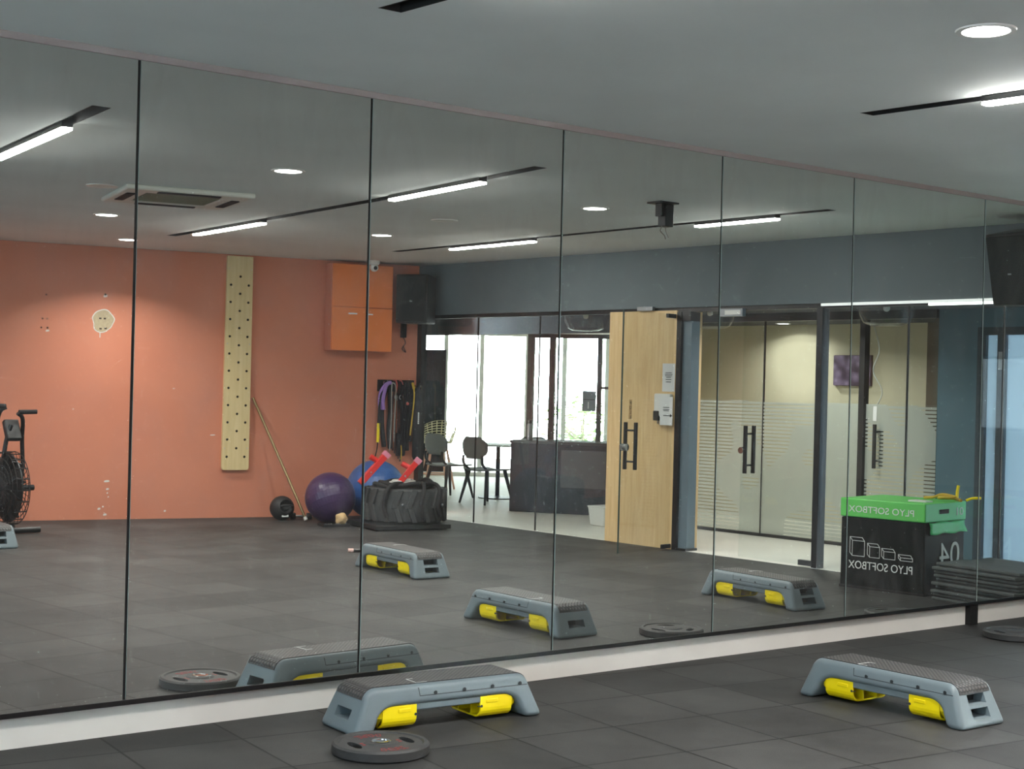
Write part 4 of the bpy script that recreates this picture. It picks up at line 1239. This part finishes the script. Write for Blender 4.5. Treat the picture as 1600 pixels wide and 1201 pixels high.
obj('crank', MB().lathe([(.0001, -.03), (.11, -.03), (.11, .03), (.0001, .03)], 28, 0, (0, -.56, .30), 'x'), 'black_plastic', o)
mb = MB().tube([(0, .0, FZ), (0, -.56, .30), (0, -.80, .42)], .028, 12).tube([(0, -.56, .30), (0, -.72, .72)], .028, 12)
mb.tube(spline([(-.06, .02, FZ + .28), (-.05, .05, .86), (-.02, .08, 1.0)], 5), .02, 10).tube([(.0, -.56, .30), (0, -.5, .08)], .028, 10)
mb.tube([(.05, 0, FZ - .32), (.05, .02, .06)], .016, 10).tube([(-.05, 0, FZ - .32), (-.05, .02, .06)], .016, 10)
mb.tube([(0, -.05, .06), (0, -.80, .07)], .025, 10)
obj('frame', mb, 'black_metal', o)
obj('console', MB().at(Matrix.Translation((0, .06, .93)) @ Matrix.Rotation(.5, 4, 'X')).box(-.07, .07, -.03, .03, -.08, .12), 'black_plastic', o, bevel=.012)
obj('seat', MB().prism([(-.12, -.98), (.12, -.98), (.10, -.82), (.03, -.70), (-.03, -.70), (-.10, -.82)], .74, .80), 'soft_black', o, bevel=.02)
obj('stabiliser', MB().cyl((-.26, .02, .035), (.30, .02, .035), .03, 14), 'black_metal', o)
obj('stabiliser', MB().cyl((-.26, -.80, .035), (.26, -.80, .035), .03, 14), 'black_metal', o)

# ------------------------------------------------------------------ step decks
DL, DW, DH = .95, .325, .190
def deck_profile(n=7):
    """closed outline x,z of the deck's long side"""
    hL = DL / 2
    tx = hL - .062
    out = [(-hL, 0)]
    R = .06
    # outer slope up to shoulder
    cx_, cz_ = -tx + R * .95, DH - R
    for k in range(n + 1):
        a = pi * .93 - (pi * .93 - pi / 2) * k / n
        out.append((cx_ + R * cos(a), cz_ + R * sin(a)))
    out += [(-x, z) for x, z in reversed(out)]
    # underside arch from right to left
    inner = [(hL - .092, 0)]
    ic, iz, iR = hL - .212, .045, .063
    for k in range(n + 1):
        a = .12 + (pi / 2 - .12) * k / n
        inner.append((ic + (iR + .03) * cos(a), iz + iR * sin(a)))
    inner += [(-x, z) for x, z in reversed(inner)]
    return out, inner
def make_deck():
    o = thing('step_deck', 'x', 'step')
    out, inner = deck_profile()
    poly = out + inner
    mb = MB()
    hw = lambda z: DW / 2 - .034 * z / DH
    n = len(poly)
    b = mb._v([(x, -hw(z), z) for x, z in poly] + [(x, hw(z), z) for x, z in poly])
    mb.face([b + i for i in range(n)][::-1]); mb.face([b + n + i for i in range(n)])
    for i in range(n): mb.face([b + i, b + (i + 1) % n, b + n + (i + 1) % n, b + n + i])
    body = obj('body', mb, ['deck', 'deck_dark'], o, sharp=30)
    md = body.modifiers.new('bevel', 'BEVEL'); md.width = .024; md.segments = 5; md.limit_method = 'ANGLE'; md.angle_limit = radians(50)
    baked(body)
    # grip slots: one in one end, two in the other
    c = MB()
    for sx, zs in ((-1, (.075,)), (1, (.060, .118))):
        for z in zs:
            for_y = .062
            pts = []
            c.box(sx * (DL / 2 - .05) - .075, sx * (DL / 2 - .05) + .075, -for_y, for_y, z - .02, z + .022, 0)
    cut(body, c)
    # dark lining deep in each slot
    mb = MB()
    for sx, zs in ((-1, (.075,)), (1, (.060, .118))):
        for z in zs: obj('slot_lining', MB().box(sx * (DL / 2 - .115) - .008, sx * (DL / 2 - .115) + .008, -.058, .058, z - .018, z + .02), 'deck_dark', o, sharp=None)
    me = body.data
    for p in me.polygons: p.use_smooth = True
    me.set_sharp_from_angle(angle=radians(32))
    # studded top pad following the profile
    top = [(x, z) for x, z in out if z > .122]
    P = []
    # outward normals
    for i, (x, z) in enumerate(top):
        a = top[max(0, i - 1)]; c_ = top[min(len(top) - 1, i + 1)]
        t = Vector((c_[0] - a[0], 0, c_[1] - a[1])).normalized()
        nrm = Vector((-t.z, 0, t.x))
        P.append((Vector((x, 0, z)) + nrm * .0025, nrm))
    mb = MB()
    rows = []
    hwp = .108
    for p, nr in P:
        rows.append([p + Vector((0, y, 0)) for y in (-hwp, hwp)])
    lower = [[p - nr * .004 + Vector((0, y, 0)) for y in (-hwp, hwp)] for (p, nr) in P]
    for i in range(len(rows) - 1):
        mb.hexa([lower[i][0], lower[i][1], lower[i + 1][1], lower[i + 1][0], rows[i][0], rows[i][1], rows[i + 1][1], rows[i + 1][0]])
    # white corner mark printed on the pad
    zt = DH + .0027
    mb.box(-.155, -.150, -.106, -.02, zt, zt + .0006, 1); mb.box(-.155, -.10, -.106, -.1025, zt, zt + .0006, 1); mb.box(-.15, -.12, -.022, -.018, zt, zt + .0006, 1)
    obj('top_pad', mb, ['pad', 'white_print'], o, sharp=25)
    # backrest seam on both long sides: thin dark groove
    mb = MB()
    for sy in (-1, 1):
        f = lambda z, e=.0004: sy * (hw(z) + e)
        def strip(x0, z0, x1, z1, w_=.0016):
            if abs(x1 - x0) > abs(z1 - z0): q = [(x0, z0 - w_), (x1, z1 - w_), (x1, z1 + w_), (x0, z0 + w_)]
            else: q = [(x0 - w_, z0), (x0 + w_, z0), (x1 + w_, z1), (x1 - w_, z1)]
            pts = [(x, f(z, -.002), z) for x, z in q] + [(x, f(z), z) for x, z in q]
            mb.hexa(pts)
        strip(-.155, .176, -.150, .142); strip(-.150, .142, .40, .142)
    obj('backrest_seam', mb, 'deck_dark', o, sharp=None)
    for sy in (-1, 1):
        for k in range(4):
            x = -.075 + .145 * k
            mb = MB().lathe([(.0001, 0), (.0075, 0), (.0085, -.004)], 10, 0, (x, sy * (hw(.149) + .001), .150), 'y')
            mb.box(x - .0015, x + .0015, sy * (hw(.146)) - .001, sy * (hw(.146)) + .0012, .141, .150)
            obj('bolt', mb, 'deck_dark', o)
    # lower spine between the risers
    obj('spine', MB().box(-.20, .20, -.128, .128, .080, .112), 'deck', o, bevel=.006)
    # folding yellow legs
    for sx in (-1, 1):
        mb = MB()
        def trough(t):
            pts = [(-.130 + t, .108), (-.130 + t, .058)]
            for k in range(6):
                a = pi + (pi / 2) * k / 5
                pts.append((-.085 + (.045 - t) * cos(a), .058 + (.045 - t) * sin(a)))
            return pts
        oo = trough(0); ii = trough(.009)
        oo = oo + [(-x, z) for x, z in reversed(oo)]; ii = ii + [(-x, z) for x, z in reversed(ii)]
        x0, x1 = .160 * sx, .325 * sx
        for k in range(len(oo) - 1):
            a_, b_, c_, d_ = oo[k], oo[k + 1], ii[k + 1], ii[k]
            mb.hexa([(x0, *a_), (x0, *b_), (x0, *c_), (x0, *d_), (x1, *a_), (x1, *b_), (x1, *c_), (x1, *d_)])
        # end gusset, sloping outward at the outer end
        g = [(-.126, .105), (-.126, .06), (-.085, .016), (.085, .016), (.126, .06), (.126, .105)]
        bb = mb._v([(x1 + sx * (-.0), y, z) for y, z in g] + [(x1 + sx * .022 * (1 if z > .03 else .0), y * .92, z) for y, z in g])
        mb.face([bb + i for i in range(6)]); mb.face([bb + 6 + i for i in range(6)])
        for i in range(6): mb.face([bb + i, bb + (i + 1) % 6, bb + 6 + (i + 1) % 6, bb + 6 + i])
        # ribs and tongue
        for y in (-.05, .05): mb.box(min(x0, x1), max(x0, x1), y - .004, y + .004, .014, .095)
        # raised thumb rest on both walls
        for sy in (-1, 1): mb.box(x0 + sx * .03 - .012 * 0, x0 + sx * .09, sy * .130 - .003, sy * .130 + .003, .078, .094)
        r_ = obj('riser', mb, 'yellow', o, bevel=.002)
        mb = MB()
        for sy in (-1, 1): mb.cyl((x0 + sx * .006, sy * .128 - .004, .066), (x0 + sx * .006, sy * .128 + .004, .066), .006, 8).box(x0 - .012, x0 + .012, sy * .128 - .0035, sy * .128 + .0035, .0645, .0675)
        obj('catch', mb, 'deck_dark', r_)
    return o
def place_deck(first, x, y, rz, label):
    o = first if not first.get('used') else copy_tree(first)
    first['used'] = 1
    o.location = (x, y, 0); o.rotation_euler = (0, 0, rz)
    tag(o, label, 'step', 'grey step decks')
    return o
deck = make_deck()
DECKS = [(3.778, -.41, radians(-4), 'grey and yellow step deck beside the red marked weight plate, close to the mirror'),
         (5.745, -1.375, radians(-90.5), 'grey and yellow step deck standing alone on the right, turned away from the mirror'),
         (7.88, -1.42, radians(93), 'grey and yellow step deck before the closed glass door, nearest the jump boxes'),
         (6.52, -3.92, radians(93), 'grey and yellow step deck in front of the tractor tyre, thin bar behind it'),
         (4.37, -7.12, radians(93), 'step deck cut by the left edge, beside the air bike')]
for d in DECKS: place_deck(deck, *d)
for o in list(bpy.data.objects):
    if 'used' in o.keys(): del o['used']
# thin bar behind the deck in front of the tyre
o = thing('thin_bar', 'thin dark bar with a pale pink tip on the floor before the tyre', 'bar', (6.88, -5.22, .016), radians(205))
obj('rod', MB().cyl((0, 0, 0), (-.7, -.05, 0), .014, 10), 'black_metal', o)
obj('tip', MB().cyl((.03, 0, 0), (-.015, 0, 0), .017, 10), plain('pale pink plastic', rgb(220, 180, 170), .5), o)

# ------------------------------------------------------------------ weight plates
def plate(x, y, rz, label, print_red=True, sides=64, r=.193, h=.046):
    o = thing('weight_plate', label, 'weight plate', (x, y, 0), rz, 'weight plates on the floor')
    prof = [(.028, 0), (r - .008, 0), (r, .008), (r, h - .008), (r - .008, h), (r - .022, h), (r - .028, h - .006), (.068, h - .006), (.06, h), (.028, h)]
    d_ = obj('disc', MB().lathe(prof, sides, closed=True), 'plate', o)
    c = MB()
    for k, a in enumerate((.0, pi) if print_red else (.3, .3 + 2 * pi / 3, .3 + 4 * pi / 3)):
        a += 0
        X = Matrix.Rotation(a, 4, 'Z')
        pts = []
        for q in range(20):
            t = 2 * pi * q / 20
            pts.append((.113 + .021 * cos(t), .052 * sin(t) * (1 + .1 * abs(sin(t)))))
        c.at(X).prism(pts, -.02, h + .02)
    cut(d_, c)
    for p in d_.data.polygons: p.use_smooth = True
    d_.data.set_sharp_from_angle(angle=radians(35))
    if print_red:
        obj('hub', MB().lathe([(.026, -.0), (.026, h + .002), (.036, h + .003), (.04, h + .0005)], 28), 'chrome', o)
        mb = MB()
        rnd = random.Random(3)
        for cen in (pi / 2, -pi / 2):
            for k in range(7):
                a = cen + (k - 3) * .13
                X = Matrix.Rotation(a, 4, 'Z')
                mb.at(X)
                z = h - .006
                mb.box(.100, .142, -.006, -.002, z, z + .0008)
                if k % 2 == 0: mb.box(.100, .106, -.006, .008, z, z + .0008)
                if k % 3 != 1: mb.box(.136, .142, -.006, .008, z, z + .0008)
                if k % 3 == 1: mb.box(.118, .124, -.006, .008, z, z + .0008)
        for a in (.0, pi):
            mb.at(Matrix.Rotation(a, 4, 'Z')); mb.box(.072, .084, -.02, -.008, h - .006, h - .0052); mb.box(.072, .084, .004, .018, h - .006, h - .0052)
        obj('lettering', mb, 'red_print', o, sharp=None)
    else:
        obj('hub', MB().lathe([(.026, 0), (.026, h + .001), (.034, h + .001), (.036, h)], 24), 'plate', o)
    return o
plate(3.262, -.785, radians(-8), 'black weight plate with red print and chrome hub, before the front step deck')
plate(8.10, -.455, radians(20), 'plain black weight plate on the floor at the right edge', False)
plate(6.30, -.70, radians(40), 'plain black twelve sided weight plate, seen in the mirror between the decks', False, 12)

# ------------------------------------------------------------------ plyo boxes and mats
PA, PB = Vector((9.06, -1.70, 0)), Vector((9.15, -1.0, 0))
PAng = math.atan2(PA.y - PB.y, PA.x - PB.x)     # local x runs from B to A, local y into the box (+x world)
PL = (PB - PA).length
PD = .60
o = thing('plyo_box', 'tall black soft jump box with white line drawing, under the green one', 'jump box', PB, PAng)
obj('body', MB().box(0, PL, 0, PD, 0, .535), 'black_vinyl', o, bevel=.012, bseg=3)
obj('hem', MB().box(-.004, PL + .004, -.004, PD + .004, .0, .018), 'soft_black', o, bevel=.002)
# lettering on the long face (outward -y local)
def put_text(parent, body, size, x, z, face, mat='white_print', width=None, name='lettering'):
    me = text_mb(body, size, depth=.001)
    me.materials.clear(); me.materials.append(M[mat])
    xs = [v.co.x for v in me.vertices]
    if width:
        k = width / (max(xs) - min(xs))
        x0 = min(xs)
        for v in me.vertices: v.co.x = (v.co.x - x0) * k
    t = bpy.data.objects.new(name, me); COL.objects.link(t); t.parent = parent
    if face == 'long': t.rotation_euler = (pi / 2, 0, 0); t.location = (x, -.0045, z)
    else: t.rotation_euler = (pi / 2, 0, -pi / 2); t.location = (-.0045, x, z)
    return t
put_text(o, 'PLYO SOFTBOX', .085, .09, .150, 'long', width=.54)
def wire_box(mb, x, z, wd, hh, d=.03, t=.0035):
    """outline of a box in perspective on the long face; its depth runs toward larger x"""
    def seg(a, b):
        a, b = Vector(a), Vector(b); dv = (b - a).normalized() * t * .5; n_ = Vector((-dv.y, dv.x))
        q = [a - dv - n_, b + dv - n_, b + dv + n_, a - dv + n_]
        mb.prism([(p.x, p.y) for p in q], -.0055, -.0035, 0, 'y')
    A_, B_, C_, D_ = (x, z), (x + wd, z), (x + wd, z + hh), (x, z + hh)
    E_, F_, G_ = (x + wd + d * .8, z + d * .9), (x + wd + d * .8, z + hh + d), (x + d * .8, z + hh + d)
    for p, q in ((A_, B_), (B_, C_), (C_, D_), (D_, A_), (C_, F_), (F_, G_), (G_, D_), (B_, E_), (E_, F_)): seg(p, q)
mb = MB()
wire_box(mb, .09, .245, .10, .022, .022); wire_box(mb, .235, .245, .095, .055, .022); wire_box(mb, .365, .245, .085, .08, .024); wire_box(mb, .495, .245, .105, .115, .026)
obj('line_drawing', mb, 'white_print', o, sharp=None)
put_text(o, '04', .26, .52, .20, 'end', width=.30, name='number')
obj('strap_handle', MB().box(-.006, .0, .06, .24, .44, .475), 'soft_black', o, bevel=.002)
o = thing('plyo_box', 'flat bright green soft jump box lying on the black one', 'jump box', PB + Vector((0, 0, .537)), PAng)
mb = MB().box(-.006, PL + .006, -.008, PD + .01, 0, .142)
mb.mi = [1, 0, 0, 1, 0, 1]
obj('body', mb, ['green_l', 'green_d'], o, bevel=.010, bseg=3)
put_text(o, 'PLYO SOFTBOX', .07, .085, .040, 'long', width=.55).location.y = -.0095
t = put_text(o, '01', .085, .56, .040, 'end', width=.10, name='number'); t.location.x = -.0075
obj('handle_slot', MB().box(-.009, -.005, .20, .34, .060, .092), 'soft_black', o, sharp=None)
# loose flap hanging from its end
fl = []
for i in range(6):
    fl.append([(-.010 - .006 * sin(j * 1.1 + i) - .004 * i, .045 + .53 * j / 14, -.0 - .085 * i / 5 - .004 * sin(j * .9)) for j in range(15)])
obj('flap', MB().grid(fl), 'green_d', o, solid=.004)
tag(obj('white_card', MB().box(.05, .20, .10, .20, 0, .012), 'white', None, PB + Vector((.0, 0, .6795)), PAng, bevel=.002), 'small white card lying on top of the green jump box', 'card')
o = thing('yellow_strap', 'yellow strap bundle lying at the back of the green jump box', 'strap', PB + Vector((.42, -.12, .6795)), PAng)
obj('coil', MB().tube(spline([(-.12, 0, .012), (-.03, .05, .02), (.06, 0, .02), (.0, -.05, .03), (-.08, -.02, .035), (.05, .03, .045), (.12, .02, .02), (.2, .03, .012)], 6), .012, 8), 'yellow_cord', o)
obj('standing_loop', MB().tube(spline([(-.06, .05, .012), (-.062, .05, .07), (-.07, .05, .12)], 4), .012, 8), 'yellow', o)
obj('loose_end', MB().tube(spline([(-.14, .04, .012), (-.18, .06, .03), (-.24, .08, .035)], 4), .010, 8), 'yellow', o)
# stack of mats
NM = 10
for k in range(NM):
    rnd = random.Random(50 + k)
    L_, W_ = .64 + rnd.uniform(-.015, .01), .72
    o_ = MB()
    nx, ny = 14, 6
    dx = rnd.uniform(-.035, .03); sag = .006 * (k / NM)
    z0 = .0275 * k
    top = []
    th = .0215
    for side in (0, 1):
        pass
    g0 = [[None] * (ny + 1) for _ in range(nx + 1)]
    b0 = len(o_.v)
    for i in range(nx + 1):
        for j in range(ny + 1):
            x = L_ * i / nx + dx; y = W_ * j / ny
            e_ = max(0, 1 - i / 2.5)
            dz = .005 * sin(.9 * i + k) * (k / NM) - .010 * e_ * (k / NM)
            dz = max(-.0015, dz) if k else 0
            o_.v.append(Vector((x, y, dz)))
    for i in range(nx):
        for j in range(ny):
            o_.face([b0 + i * (ny + 1) + j, b0 + (i + 1) * (ny + 1) + j, b0 + (i + 1) * (ny + 1) + j + 1, b0 + i * (ny + 1) + j + 1])
    oo = obj('exercise_mat', o_, 'mat', None, (9.10, -.88, z0 + .0125), radians(4), sharp=None)
    md = oo.modifiers.new('solid', 'SOLIDIFY'); md.thickness = th; md.offset = 0
    md = oo.modifiers.new('bevel', 'BEVEL'); md.width = .006; md.segments = 2; md.limit_method = 'ANGLE'
    names = ['bottom', 'second from the bottom', 'third from the bottom', 'fourth from the bottom', 'fifth from the bottom', 'fifth from the top', 'fourth from the top', 'third from the top', 'second from the top', 'top']
    tag(oo, 'dark grey exercise mat, %s of the stack by the jump boxes' % names[k], 'mat', 'stacked exercise mats')
